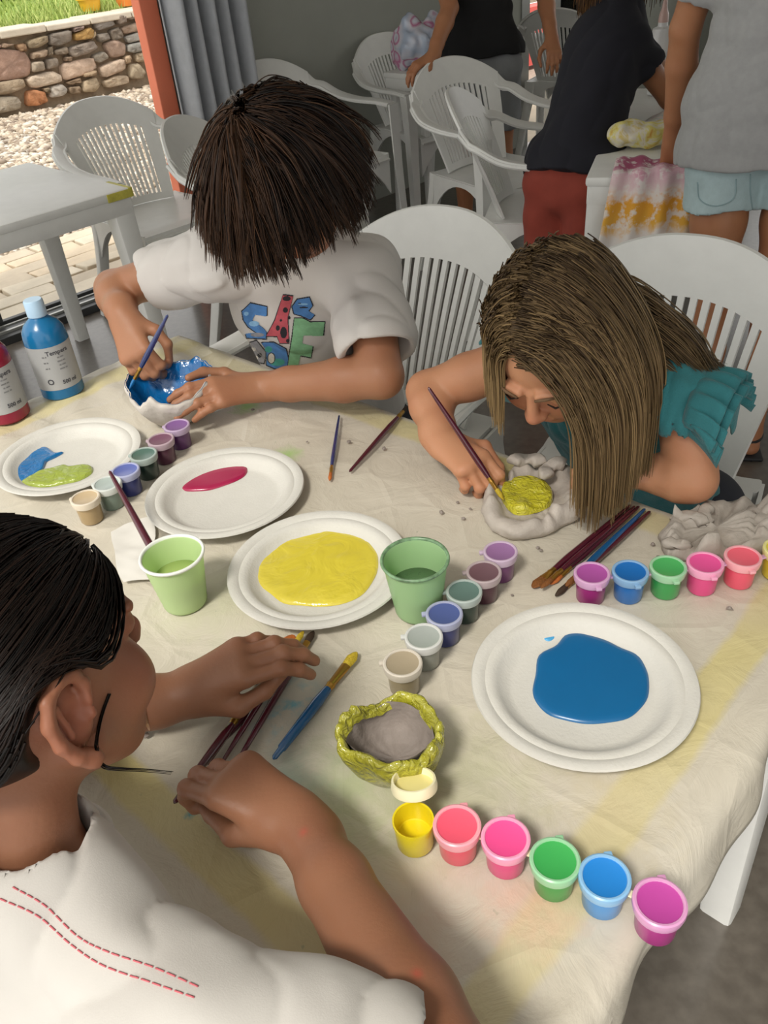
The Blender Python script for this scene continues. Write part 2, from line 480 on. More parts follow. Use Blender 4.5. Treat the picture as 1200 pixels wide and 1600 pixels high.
def hair_obj(parts, mat, parent, name='hair'):
    """parts: list of (V, F, tint per vertex)"""
    V = np.vstack([p[0] for p in parts]); o = 0; Fs = []
    for p in parts: Fs.append(p[1] + o); o += len(p[0])
    ob = mesh_obj(name, V, np.vstack(Fs), mat, parent)
    at = ob.data.attributes.new('tint', 'FLOAT', 'POINT'); at.data.foreach_set('value', np.concatenate([p[2] for p in parts]).astype(np.float32))
    return ob
def blush(ob, spots):
    n = len(ob.data.vertices); co = np.empty(n * 3, np.float32); ob.data.vertices.foreach_get('co', co); co = co.reshape(-1, 3)
    v = np.zeros(n)
    for c, r, s in spots: v = np.maximum(v, s * np.exp(-((co - c) ** 2).sum(1) / r ** 2))
    at = ob.data.attributes.new('blush', 'FLOAT', 'POINT'); at.data.foreach_set('value', v.astype(np.float32))

# ================================================================== THE ROOM
L0 = A3(-1.6, 3.5, 0); D1 = A3(0.743, 0.669, 0); D1 /= np.linalg.norm(D1); DN = A3(-D1[1], D1[0], 0); ZV = A3(0, 0, 1)
def RW(t, s, z=0.0): return L0 + t * D1 + s * DN + z * ZV       # along the door wall, out of the room, up
RM = np.array([D1, DN, ZV]).T
def rbox(mb, t0, t1, s0, s1, z0, z1, bev=0.0):
    return mb.box(RW((t0 + t1) / 2, (s0 + s1) / 2, (z0 + z1) / 2), (t1 - t0, s1 - s0, z1 - z0), RM, bev)
def structure(o, label=None):
    o['kind'] = 'structure'
    if label: o['label'] = label
    return o

def m_concrete():
    b = NB('concrete_floor'); n = b.noise(2.2, 6, 0.65); n2 = b.noise(38, 3)
    c = b.ramp(n, [(0.25, '4b453e'), (0.55, '59524a'), (0.8, '655d54')])
    b.color(b.mix(b.ramp(n2, [(0.35, 0.0), (0.75, 0.25)]), c, '8a8278')); b.bump(n2, 0.04, 0.004); b.set(rough=0.45, coat=0.7, coatr=0.16); return b.m
m_floor = m_concrete()
m_wall = simple('grey_plaster', '9b9d94', 0.85, 0.05, 3, 0.1, 120)
m_ceil = simple('ceiling_white', 'd6d4cc', 0.9, 0.03)
m_coral = simple('coral_paint', 'ec8464', 0.55, 0.05, 8)
m_alu = simple('dark_aluminium', '3b3c3d', 0.4, 0.05, metal=0.3)
m_alul = simple('pale_aluminium', 'a9aaa6', 0.35, 0.05, metal=0.6)
m_plast = simple('white_plastic', 'dededa', 0.38, 0.03, 20, 0.03, 200, spec=0.45)

structure(rbox(MB(), -2.3, 6.2, -6.5, 0.02, -0.12, 0.0).build('floor', m_floor, smooth=False), 'grey brown concrete floor')
structure(rbox(MB(), -1.7, 6.2, -6.5, 0.3, 2.6, 2.75).build('ceiling', m_ceil, smooth=False))
structure(rbox(MB(), 1.125, 3.72, 0.0, 0.05, 0.0, 2.6).build('wall_back', m_wall, smooth=False), 'plain grey green plaster wall')
structure(rbox(MB(), 4.75, 6.2, 0.0, 0.22, 0.0, 2.6).build('wall_far', m_wall, smooth=False))
structure(rbox(MB(), -2.3, 6.2, 0.0, 0.22, 2.35, 2.6).build('wall_lintel', m_wall, smooth=False))
mb = MB(); rbox(mb, 6.0, 6.2, -6.5, 0.0, 0.0, 0.85); rbox(mb, 6.0, 6.2, -6.5, 0.0, 2.3, 2.6); rbox(mb, 6.0, 6.2, -0.6, 0.0, 0.85, 2.3); rbox(mb, 6.0, 6.2, -6.5, -5.9, 0.85, 2.3); rbox(mb, 6.0, 6.2, -3.4, -3.1, 0.85, 2.3)  # unseen side wall; window gaps added to bring daylight into the back
structure(mb.build('wall_right', m_wall, smooth=False))
mb = MB(); rbox(mb, -0.6, 6.2, -6.7, -6.5, 0.0, 0.85); rbox(mb, -0.6, 6.2, -6.7, -6.5, 2.3, 2.6); rbox(mb, -0.6, 3.3, -6.7, -6.5, 0.85, 2.3); rbox(mb, 5.6, 6.2, -6.7, -6.5, 0.85, 2.3)  # unseen rear wall; its window gap is added to light the back wall
structure(mb.build('wall_rear', m_wall, smooth=False))
structure(rbox(MB(), 1.035, 1.125, -0.02, 0.045, 0.0, 2.6, 0.004).build('trim_1', m_coral, smooth=False), 'coral painted door jamb')
mb = MB(); rbox(mb, -2.3, 1.03, -0.10, 0.02, 0.0, 0.035, 0.003); rbox(mb, -2.3, 1.03, 0.05, 0.08, 0.0, 0.05, 0.003)
dr = structure(mb.build('door_1', m_alu, smooth=False), 'dark aluminium track of the sliding glass door')
mb = MB(); rbox(mb, -2.3, 1.03, -0.055, -0.04, 0.035, 0.045); rbox(mb, -2.3, 1.03, 0.022, 0.035, 0.0, 0.040)
tag(mb.build('track_rail', m_alul, dr, smooth=False), 'pale metal rail')
mb = MB(); rbox(mb, -0.03, 0.055, 0.045, 0.085, 0.05, 2.3, 0.004); rbox(mb, -1.25, -1.17, 0.045, 0.085, 0.05, 2.3, 0.004)
rbox(mb, -1.17, -0.03, 0.045, 0.085, 2.22, 2.3); rbox(mb, -1.17, -0.03, 0.045, 0.085, 0.05, 0.13)
mb.build('sash', m_alu, dr, smooth=False)
def m_glassf(name, tint='eef4f2', refl=0.06):
    m = bpy.data.materials.new(name); m.use_nodes = True; t = m.node_tree; t.nodes.clear()
    o = t.nodes.new('ShaderNodeOutputMaterial'); mx = t.nodes.new('ShaderNodeMixShader'); a = t.nodes.new('ShaderNodeBsdfTransparent'); g = t.nodes.new('ShaderNodeBsdfGlossy')
    a.inputs[0].default_value = lin(tint); g.inputs['Roughness'].default_value = 0.03
    f = t.nodes.new('ShaderNodeFresnel'); f.inputs[0].default_value = 1.45
    t.links.new(f.outputs[0], mx.inputs[0]); t.links.new(a.outputs[0], mx.inputs[1]); t.links.new(g.outputs[0], mx.inputs[2]); t.links.new(mx.outputs[0], o.inputs[0]); return m
m_pane = m_glassf('window_glass')
mb = MB(); rbox(mb, -1.17, -0.03, 0.061, 0.067, 0.13, 2.22); mb.build('glass_pane', m_pane, dr, smooth=False)

# the second door opening far right, with a narrow frame
mb = MB(); rbox(mb, 3.72, 3.80, -0.01, 0.2, 0, 2.35); rbox(mb, 4.13, 4.19, 0.03, 0.12, 0, 2.35); rbox(mb, 4.68, 4.75, -0.01, 0.2, 0, 2.35)
d2 = structure(mb.build('door_2', m_alul, smooth=False), 'pale framed glass door behind the chairs')
mb = MB(); rbox(mb, 4.19, 4.68, 0.07, 0.076, 0.1, 2.3); mb.build('glass_pane', m_pane, d2, smooth=False)

# curtain: pleated grey cloth gathered beside the coral jamb
m_cur = simple('curtain_cloth', 'a3a6ab', 0.75, 0.06, 30, 0.15, 500, sheen=0.3)
nu, nv = 90, 24; G = np.zeros((nu, nv, 3))
for i in range(nu):
    t = i / (nu - 1)
    for j in range(nv):
        v = j / (nv - 1); fl = 1 + 0.10 * (1 - v)
        s = -0.13 + 0.055 * sin(2 * pi * 5.2 * t + 0.5 + 0.5 * sin(3 * t)) * (0.75 + 0.25 * v) + 0.012 * sin(17 * t + 3 * v)
        G[i, j] = RW(1.10 + (0.40 * t - 0.04) * fl + 0.03, s, 0.03 + 2.3 * v)
cu = MB().grid(G).build('curtain', m_cur)
tag(cu, 'grey floor-length curtain gathered beside the coral door jamb', 'curtain')
cu.modifiers.new('thick', 'SOLIDIFY').thickness = 0.004
# ------------------------------------------------------------------ outside
m_sub = simple('paving_bed', 'b9ad9a', 0.9, 0.1, 6)
m_grav = simple('gravel_bed', 'a49a8c', 0.95, 0.25, 60, 0.6, 90)
structure(rbox(MB(), -5, 9, 0.085, 1.2, -0.15, -0.03).build('pavement', m_sub, smooth=False), 'pale stone terrace outside the door')
gp = structure(rbox(MB(), -7, 10, 1.2, 5.9, -0.15, -0.04).build('ground_gravel', m_grav, smooth=False), 'gravel yard outside')
pav = bpy.data.objects['pavement']
m_pavs = [simple('paving_stone_%d' % i, c, 0.8, 0.1, 10, 0.3, 40) for i, c in enumerate(('cfc3ae', 'd8cdb9', 'c4b7a3', 'd4c3aa'))]
r = np.random.default_rng(3); pm = []
for k in range(6):
    bm = MB(); w = 0.40; bm.box((0, 0, 0), (w, 0.128, 0.05), None, 0.006)
    V = np.array(bm.V); V += 0.004 * wob(V, 40, k)[:, None]
    bm.V = [tuple(v) for v in V]; o = bm.build('paving_stone', m_pavs[k % 4], pav, smooth=False); pm.append(o.data); bpy.data.objects.remove(o)
for i in range(8):
    for j in range(9):
        t = -2.2 + j * 0.415 + (i % 2) * 0.2; o = bpy.data.objects.new('paving_stone', pm[int(r.integers(6))]); COL.objects.link(o); o.parent = pav
        c = RW(t, 0.165 + i * 0.137, -0.033 + r.uniform(-.003, .003)); o.location = c; o.rotation_euler = (r.normal(0, .006), r.normal(0, .006), atan2(D1[1], D1[0]) + r.normal(0, .012))
# loose gravel: small stones, far beyond counting
n = 15000; r = np.random.default_rng(5)
bm = bmesh.new(); bmesh.ops.create_icosphere(bm, subdivisions=1, radius=1.0); iv = np.array([v.co[:] for v in bm.verts]); bm.verts.index_update(); itf = np.array([[v.index for v in f.verts] for f in bm.faces]); bm.free()
ss = 1.15 + 4.5 * r.uniform(0, 1, n) ** 1.15; tt = r.uniform(-4.0, 2.4, n) + (ss - 1.15) * 0.55
cen = L0 + tt[:, None] * D1 + ss[:, None] * DN + A3(0, 0, -0.035)
siz = r.uniform(0.013, 0.030, n) * (0.8 + 0.12 * ss); sq = np.stack([siz * r.uniform(.8, 1.3, n), siz * r.uniform(.8, 1.3, n), siz * r.uniform(.45, .8, n)], 1)
an = r.uniform(0, 6.28, n); loc = iv[None] * sq[:, None] * (1 + 0.18 * r.normal(size=(n, len(iv), 1)))
ca, sa = np.cos(an)[:, None], np.sin(an)[:, None]
V = np.stack([loc[..., 0] * ca - loc[..., 1] * sa, loc[..., 0] * sa + loc[..., 1] * ca, loc[..., 2]], -1) + cen[:, None]
Fi = (itf[None] + (np.arange(n) * len(iv))[:, None, None]).reshape(-1, 3)
def m_tint(name, stops, rough=0.85, bs=0.0):
    b = NB(name); at = b.n('ShaderNodeAttribute', attribute_name='tint'); b.color(b.ramp(at.outputs['Fac'], stops))
    if bs: b.bump(b.noise(60, 5, 0.6), bs, 0.02)
    b.set(rough=rough); return b.m
gr = mesh_obj('gravel', V.reshape(-1, 3), Fi, m_tint('gravel_stone', [(0, '85766a'), (0.35, 'b0a08c'), (0.7, 'c9bba8'), (1, 'd9d2c6')]), smooth=False)
at = gr.data.attributes.new('tint', 'FLOAT', 'POINT'); at.data.foreach_set('value', np.repeat(r.uniform(0, 1, n), len(iv)).astype(np.float32))
tag(gr, 'loose pale gravel covering the yard outside', 'gravel', kind='stuff')

# dry-stone garden wall: stones traced one by one on the wall's plane
WS = 5.66
WO = RW(0, WS); wn = DN
def wallp(cx, cy): return PL(cx / 5.0, cy / 5.0, WO, wn)        # photo detail scaled by five
def tz(p): q = p - L0; return np.dot(q, D1), q[2]
stones = [  # outline in five-fold detail of the photo, colour
 ((-120, 400), (20, 380), (180, 400), (235, 470), (230, 590), (60, 630), (-120, 640), '9b7f70'), ((120, 350), (190, 335), (205, 400), (150, 405), '8f7358'),
 ((200, 320), (360, 270), (370, 330), (300, 370), (215, 380), '8c7d66'), ((375, 265), (545, 230), (560, 315), (450, 360), (380, 350), '7d746a'),
 ((560, 215), (640, 200), (650, 225), (570, 255), '8d7a70'), ((570, 265), (700, 210), (725, 240), (720, 300), (585, 320), 'a5834f'),
 ((735, 165), (870, 145), (895, 195), (770, 240), (740, 215), '8a837b'), ((900, 120), (970, 100), (980, 170), (920, 195), '85786c'),
 ((985, 100), (1080, 80), (1080, 150), (1000, 155), '8e8075'), ((940, 215), (1080, 170), (1085, 240), (970, 268), '94806f'),
 ((745, 270), (840, 255), (850, 310), (780, 335), '867d72'), ((850, 240), (930, 210), (965, 290), (880, 320), '83786b'),
 ((805, 345), (900, 305), (975, 345), (975, 430), (865, 455), '9d8676'), ((975, 285), (1080, 250), (1110, 310), (1000, 340), '9c978f'),
 ((990, 350), (1110, 320), (1120, 390), (1040, 415), (990, 400), '8f8c85'), ((540, 370), (720, 312), (760, 375), (680, 420), (570, 450), (530, 410), '8b7f74'),
 ((415, 395), (520, 360), (530, 420), (430, 430), '86796a'), ((235, 415), (360, 380), (362, 440), (245, 465), '97836f'),
 ((240, 485), (330, 475), (345, 550), (245, 565), '9a8d7c'), ((352, 465), (440, 450), (455, 520), (360, 545), '8e8274'),
 ((500, 445), (555, 440), (560, 475), (505, 480), '98836f'), ((725, 430), (810, 400), (850, 450), (770, 490), (730, 475), '92897c'),
 ((470, 500), (720, 445), (755, 520), (690, 575), (490, 635), 'c3ab97'), ((770, 520), (960, 452), (975, 545), (800, 610), 'bda894'),
 ((965, 440), (1010, 430), (1015, 485), (975, 500), 'b09a80'), ((1050, 420), (1130, 400), (1140, 480), (1060, 485), 'ae9c83'),
 ((1005, 500), (1080, 495), (1130, 560), (1110, 615), (1010, 615), 'aa9b84'), ((195, 610), (400, 552), (475, 590), (480, 640), (250, 695), 'c4b39f'),
 ((-100, 655), (175, 610), (195, 680), (60, 735), (-100, 745), '9f8e78'), ((510, 645), (620, 605), (635, 645), (540, 665), '8d7861'),
 ((640, 640), (740, 600), (775, 660), (740, 720), (640, 720), 'a3927a'), ((530, 680), (620, 670), (625, 730), (545, 735), '8b7862'),
 ((800, 640), (900, 590), (1000, 590), (1000, 650), (830, 690), 'b3a18a'), ((390, 680), (480, 655), (525, 700), (500, 745), (390, 765), 'b5ada2'),
 ((205, 715), (270, 700), (345, 720), (370, 790), (300, 825), (205, 830), 'b07a55'), ((-100, 760), (120, 750), (160, 790), (155, 850), (-20, 890), (-100, 880), 'a89d8c'),
 ((10, 335), (110, 345), (30, 375), (0, 370), '97806c'), ((-100, 350), (0, 345), (10, 372), (-110, 395), '90796a'), ((330, 690), (380, 680), (385, 730), (345, 715), '93836b'),
 ((640, 575), (740, 545), (750, 585), (650, 605), 'a08a70'), ((730, 240), (740, 270), (720, 310), (700, 305), '8a7860'), ((370, 375), (410, 355), (405, 440), (368, 435), '857866')]
bz = lambda x: PL(x, 0, WO, wn)
# wall core (mortar) and coping
tl, zl = tz(PL(0, 66, WO, wn)); trr, zr = tz(PL(205, 12, WO, wn))
mw = simple('wall_mortar', '94846f', 0.95, 0.2, 20, 0.5, 40)
core = MB(); rbox(core, tl - 9, trr + 8, WS + 0.05, WS + 0.45, -0.05, 0.5 * (zl + zr) - 0.02)
gw = structure(core.build('wall_garden', mw, smooth=False), 'rubble stone retaining wall of the garden')
ZW = 0.5 * (zl + zr)
smat = {}
def stone_piece(pl, c, rr):
    pl = [tz(p) for p in pl]; pl = np.array(pl); cen = pl.mean(0)
    # rounded outline, domed and rough
    q = []
    for i in range(len(pl)):
        a, b = pl[i], pl[(i + 1) % len(pl)]
        for u in (0.14, 0.5, 0.86): q.append(a + (b - a) * u)
    q = np.array(q); q = cen + (q - cen) * 1.0; m = len(q); mb = MB(); V = []; dep = rr.uniform(0.025, 0.055)
    for sc, h in ((1.0, -0.08), (1.0, dep * 0.45), (0.90, dep * 0.85), (0.55, dep * 1.05)):
        for p in q:
            g = cen + (p - cen) * sc; V.append(RW(g[0], WS - h + rr.normal(0, 0.008) * (h > 0), g[1]))
    V.append(RW(cen[0], WS - dep * 1.05, cen[1])); F = []
    for k in range(3):
        for i in range(m): F.append((k * m + i, k * m + (i + 1) % m, (k + 1) * m + (i + 1) % m, (k + 1) * m + i))
    for i in range(m): F.append((3 * m + i, 3 * m + (i + 1) % m, 4 * m))
    mb.add(V, F)
    if c not in smat:
        lc = tuple(min(1, v * 1.25) for v in lin(c)[:3]) + (1,); b = NB('stone_' + c); nz = b.noise(7, 5, 0.65)
        b.color(b.ramp(nz, [(0.3, tuple(x * 0.62 for x in lc[:3]) + (1,)), (0.6, lc), (0.8, tuple(min(1, x * 1.35) for x in lc[:3]) + (1,))])); b.bump(b.noise(22, 5, 0.7), 0.6, 0.03); b.set(rough=0.9); smat[c] = b.m
    mb.build('stone', smat[c], gw)
rr = np.random.default_rng(11)
for st in stones: stone_piece([wallp(*p) for p in st[:-1]], st[-1], rr)
# the same wall goes on either side of the traced stretch
def rows(t0, t1):
    z = 0.0
    while z < ZW - 0.1:
        h = rr.uniform(0.14, 0.24); h = min(h, ZW - 0.03 - z); t = t0
        while t < t1:
            w = rr.uniform(0.2, 0.45); w = min(w, t1 - t)
            j = lambda: rr.normal(0, 0.012)
            if w > 0.06: stone_piece([RW(t + .012 + j(), WS, z + .01 + j()), RW(t + w - .012 + j(), WS, z + .01 + j()), RW(t + w - .012 + j(), WS, z + h - .012 + j()), RW(t + .012 + j(), WS, z + h - .012 + j())], ['9b8a78', 'a4947f', '8c7f72', 'b5a48f', '94806f'][int(rr.integers(5))], rr)
            t += w
        z += h
rows(tz(wallp(1140, 500))[0] + 0.02, tz(wallp(1140, 500))[0] + 1.2); rows(tz(wallp(-100, 500))[0] - 4.5, tz(wallp(-100, 500))[0] - 0.02)
m_cop = simple('coping_stone', 'c9bfae', 0.85, 0.12, 5, 0.4, 30)
for i in range(20):
    t = tl - 4.5 + i * 0.5; mb = MB(); rbox(mb, t, t + 0.49, WS - 0.05, WS + 0.42, ZW - 0.03, ZW + 0.03 + 0.008 * sin(i * 2.3), 0.012); mb.build('coping_stone', m_cop, gw, smooth=False)
# lawn, grass, shrub, flower pots
m_lawn = simple('lawn_soil', '86a052', 0.95, 0.2, 4, 0.3, 30)
lw = MB(); G = np.array([[RW(t, s, ZW - 0.01 + 0.10 * (s - WS - 0.4)) for s in np.linspace(WS + 0.4, WS + 7, 12)] for t in np.linspace(-10, 10, 14)])
structure(lw.grid(G).build('lawn', m_lawn), 'sunny lawn above the stone wall')
n = 16000; r = np.random.default_rng(8); t = r.uniform(0.2, 6.2, n); s = WS + 0.42 + 4.2 * r.uniform(0, 1, n) ** 1.4
b0 = L0 + t[:, None] * D1 + s[:, None] * DN + (ZW - 0.01 + 0.10 * (s - WS - 0.4))[:, None] * ZV
hh = r.uniform(0.05, 0.13, n); ln = r.normal(0, 0.035, (n, 2)); a = r.uniform(0, 6.28, n); wv = 0.009 * np.stack([np.cos(a), np.sin(a), 0 * a], 1)
V = np.stack([b0 - wv, b0 + wv, b0 + np.stack([ln[:, 0], ln[:, 1], hh], 1)], 1).reshape(-1, 3)
gs = mesh_obj('grass', V, np.arange(3 * n).reshape(n, 3), m_tint('grass_blade', [(0, '7d9444'), (0.5, 'a0b25c'), (1, 'c6cc84')]), smooth=False)
at = gs.data.attributes.new('tint', 'FLOAT', 'POINT'); at.data.foreach_set('value', np.repeat(r.uniform(0, 1, n), 3).astype(np.float32))
tag(gs, 'short bright grass of the lawn above the stone wall', 'grass', kind='stuff')
def leafball(name, label, c, rad, nl, cols, size, parent=None, seed=0):
    r = np.random.default_rng(seed); d = r.normal(size=(nl, 3)); d /= np.linalg.norm(d, axis=1)[:, None]; p = np.asarray(c) + d * rad * (0.6 + 0.4 * r.uniform(size=(nl, 1)) ** 0.5)
    a = r.normal(size=(nl, 3)); a /= np.linalg.norm(a, axis=1)[:, None]; b = np.cross(a, d); b /= np.linalg.norm(b, axis=1)[:, None] + 1e-9; sz = size * r.uniform(0.6, 1.3, (nl, 1))
    V = np.stack([p - a * sz, p + b * sz * 0.45, p + a * sz, p - b * sz * 0.45], 1).reshape(-1, 3)
    o = mesh_obj(name, V, np.arange(4 * nl).reshape(nl, 4), m_tint(name + '_leaf', cols), parent, smooth=False)
    at = o.data.attributes.new('tint', 'FLOAT', 'POINT'); at.data.foreach_set('value', np.repeat(r.uniform(0, 1, nl), 4).astype(np.float32)); return o
sp = PL(20, -8, RW(0, WS + 2.6), DN)
sh = thing('garden_shrub', 'dark leafy shrub growing on the lawn above the wall', 'shrub', sp - A3(0, 0, 0.0))
leafball('foliage', '', (0, 0, 0.1), A3(0.75, 0.6, 0.45), 2600, [(0, '2a3a20'), (0.6, '47602f'), (1, '6f8a45')], 0.06, sh, 4)['kind'] = 'stuff'
mb = MB()
for k in range(4): mb.tube([(0.05 * k - .08, 0, -0.5), (0.12 * (k - 1.5), 0.03, -0.2), (0.2 * (k - 1.5), 0, 0.1)], [0.025, 0.02, 0.012], 6)
mb.build('stem', simple('shrub_wood', '4d3b2a', 0.9), sh)
m_yel = simple('yellow_pot_glaze', 'd9a92c', 0.5, 0.1, 8)
m_ora = simple('orange_pot_glaze', 'cf7a2c', 0.6, 0.1, 8)
def flowerpot(px, py, depth, rad, h, mat, label, flowers):
    b = PL(px, py, RW(0, WS + depth), DN); b[2] = max(b[2], ZW - 0.01 + 0.10 * (depth - 0.4)); o = thing('flower_pot', label, 'flower pot', b)
    MB().lathe([(0, 0), (rad * .75, 0), (rad * .95, h * .8), (rad * 1.08, h * .8), (rad * 1.08, h), (rad * .95, h), (rad * .9, h * .85), (0, h * .85)], 24).build('pot', mat, o, 'auto')
    leafball('plant', '', (0, 0, h * 1.25), A3(rad, rad, h * .5), 240, [(0, '3d5a26'), (0.7, '6d8f3c'), (1, flowers)], 0.03, o, 9)['kind'] = 'stuff'
flowerpot(143, 17, 0.55, 0.13, 0.14, m_yel, 'round yellow flower pot on top of the stone wall', 'e8c840')
flowerpot(198, 9, 0.5, 0.13, 0.26, m_ora, 'tall orange flower pot on the stone wall beside the coral jamb', 'c8d060')
# coral terrace wall seen through the far door
mb = MB(); rbox(mb, 3.9, 7.5, 1.9, 2.1, 0.0, 0.5); structure(mb.build('wall_terrace', simple('terrace_coral', 'e0635c', 0.8, 0.1, 3), smooth=False), 'coral terrace wall outside the far door')

# ================================================================== MONOBLOC CHAIRS
def solid_patch(fn, u0, u1, v0, v1, nu, nv, th, edge=0.0):
    """a curved slab: fn(u,v)->point, fn_n offset along the local normal"""
    U = np.linspace(u0, u1, nu); Vv = np.linspace(v0, v1, nv)
    A = np.array([[fn(u, v) for v in Vv] for u in U]); du = np.gradient(A, axis=0); dv = np.gradient(A, axis=1)
    N = np.cross(du, dv); N /= np.linalg.norm(N, axis=2)[..., None] + 1e-12
    B = A - N * th; mb = MB(); V = np.vstack([A.reshape(-1, 3), B.reshape(-1, 3)]); F = []; k = nu * nv
    for i in range(nu - 1):
        for j in range(nv - 1):
            a, b, c, d = i * nv + j, (i + 1) * nv + j, (i + 1) * nv + j + 1, i * nv + j + 1
            F.append((a, b, c, d)); F.append((k + a, k + d, k + c, k + b))
    for j in range(nv - 1):
        F.append((j, j + 1, k + j + 1, k + j)); a = (nu - 1) * nv + j; F.append((a + 1, a, k + a, k + a + 1))
    for i in range(nu - 1):
        a, b = i * nv, (i + 1) * nv; F.append((b, a, k + a, k + b)); a, b = i * nv + nv - 1, (i + 1) * nv + nv - 1; F.append((a, b, k + b, k + a))
    return V, F
def back_fn(u, v):
    zt = 0.845 - 0.085 * abs(u) ** 2.4; z = 0.44 + (zt - 0.44) * v; w = 0.165 + 0.065 * v
    y = -0.195 - 0.115 * v - 0.02 * v * v - (0.045 + 0.035 * v) * (1 - u * u)
    return A3(w * u, y + 0.03, z)
def seat_fn(u, v):
    y = -0.235 + 0.475 * v; w = 0.205 + 0.025 * v; z = 0.442 - 0.018 * (1 - u * u) * sin(pi * min(1, v * 1.05)) - (0.025 * max(0, v - 0.85) / 0.15 if v > 0.85 else 0)
    return A3(w * u, y, z)
NSL = 13
def make_chair():
    root = thing('plastic_chair', 'white plastic armchair', 'chair')
    mb = MB()
    for a in ((-1, 1, 0.76, 1, 25, 5), (-1, 1, 0.0, 0.07, 21, 2)):
        V, F = solid_patch(back_fn, *a, 0.008); mb.add(V, F)
    for u0, u1 in ((-1, -0.74), (0.74, 1)):
        V, F = solid_patch(back_fn, u0, u1, 0.07, 0.76, 5, 10, 0.008); mb.add(V, F)
    # rolled rim along the top edge
    top = [back_fn(u, 1.0) for u in np.linspace(-1, 1, 27)]; mb.tube(top, 0.0085, 6)
    mb.build('backrest', m_plast, root, 'auto')
    for i in range(NSL):
        c = -0.74 + 1.48 * (i + 0.5) / NSL; w = 0.062
        V, F = solid_patch(back_fn, c - w / 2 * 0.98, c + w / 2 * 0.98, 0.07, 0.76, 2, 9, 0.009)
        MB().add(V, F).build('slat', m_plast, root, 'auto')
    mb = MB(); V, F = solid_patch(seat_fn, -1, 1, 0, 1, 15, 15, 0.009); mb.add(V, F)
    def skirt(p0, p1, depth):
        def fn(u, v): q = p0 + (p1 - p0) * u; q = q.copy(); dz = 0.02 + depth * (abs(2 * u - 1) ** 2.2); q[2] -= v * dz; return q
        V, F = solid_patch(fn, 0, 1, 0, 1, 15, 3, 0.007); mb.add(V, F)
    skirt(A3(-0.235, 0.225, 0.435), A3(0.235, 0.225, 0.435), 0.16)
    for sg in (-1, 1): skirt(A3(sg * 0.235, 0.22, 0.44), A3(sg * 0.215, -0.23, 0.44), 0.16)
    skirt(A3(0.19, -0.235, 0.44), A3(-0.19, -0.235, 0.44), 0.14)
    mb.build('seat', m_plast, root, 'auto')
    for sg in (-1, 1):
        path = spline([back_fn(sg * 0.95, 0.94) + A3(0, -0.010, 0), back_fn(sg * 1.0, 0.86) + A3(sg * 0.015, 0.008, 0), A3(sg * 0.265, -0.235, 0.705), A3(sg * 0.285, -0.15, 0.668), A3(sg * 0.29, -0.02, 0.652), A3(sg * 0.29, 0.13, 0.652), A3(sg * 0.288, 0.215, 0.645)], 26)
        sv = [nrm(A3(1, 0, 0) * (i / 25) ** 0.5 + (1 - (i / 25) ** 0.5) * A3(0.75, 0.05, 0.65 * sg)) for i in range(26)]
        pr = rrect(0.052, 0.013, 0.006, 2)
        mb = MB().sweep(path, [pr * (1, 1 + 0.0 * i) for i in range(26)], np.array(sv))
        mb.tube(path + A3(sg * 0.024, 0, -0.004), 0.008, 6); mb.tube(path - A3(sg * 0.024, 0, 0.004), 0.008, 6)
        mb.build('armrest', m_plast, root, 'auto')
    for sg in (-1, 1):
        # front leg: folded plate, wide at the top
        pts = [A3(sg * 0.287, 0.205, 0.645), A3(sg * 0.286, 0.213, 0.5), A3(sg * 0.29, 0.222, 0.3), A3(sg * 0.302, 0.242, 0.0)]
        pts = spline(pts, 10); prof = []
        for i in range(10):
            w = 0.060 - 0.022 * i / 9; d = 0.052 - 0.018 * i / 9; th = 0.008
            prof.append([(w / 2, d / 2), (-w / 2, d / 2), (-w / 2, d / 2 - th), (w / 2 - th, d / 2 - th), (w / 2 - th, -d / 2), (w / 2, -d / 2)] if sg > 0 else
                        [(w / 2, d / 2), (-w / 2, d / 2), (-w / 2, -d / 2), (-w / 2 + th, -d / 2), (-w / 2 + th, d / 2 - th), (w / 2, d / 2 - th)])
        MB().sweep(pts, np.array(prof), A3(1, 0, 0)).build('leg', m_plast, root, False)
        pts = spline([A3(sg * 0.185, -0.215, 0.44), A3(sg * 0.20, -0.235, 0.3), A3(sg * 0.235, -0.305, 0.0)], 8)
        MB().sweep(pts, np.array([rrect(0.062 - 0.024 * i / 7, 0.040 - 0.010 * i / 7, 0.006, 2) for i in range(8)]), A3(1, 0, 0)).build('leg', m_plast, root, 'auto')
    return root
chair0 = make_chair(); used = [False]
def place_chair(top, facing, label, group='white plastic armchairs around the room', shift=0.33):
    f = nrm(A3(facing[0], facing[1], 0)); loc = np.asarray(top)[:3] + shift * f; rz = atan2(-f[0], f[1])
    if not used[0]: c = chair0; used[0] = True
    else:
        c = chair0.copy(); COL.objects.link(c)
        for ch in list(chair0.children): copy_of(ch, c)
    c.location = (loc[0], loc[1], 0); c.rotation_euler = (0, 0, rz); tag(c, label, 'chair', group); return c
ZT = 0.845
place_chair(PZ(150, 157, ZT), -DN, 'white slatted plastic armchair backing onto the open door by the gravel')
place_chair(PZ(285, 186, ZT), (0.94, -0.25), 'white plastic armchair seen edge-on behind the dark-haired boy, beside the curtain')
place_chair(PL(412, 90, RW(0, -0.10), DN), -DN, 'white plastic armchair against the grey wall next to the curtain')
place_chair(PZ(602, 54, ZT), (0.55, -0.83), 'white plastic armchair at the wall in front of the patterned bag')
place_chair(PZ(705, 93, ZT), (0.52, -0.85), 'white plastic armchair whose back the adult in black leans a hand on')
place_chair(PZ(722, 141, ZT), (0.95, -0.28), 'white plastic armchair turned sideways with scraps of paper on its seat')
place_chair(PZ(680, 337, ZT), (-0.62, -0.78), 'white plastic armchair of the dark-haired boy, its back rising between him and the girl')
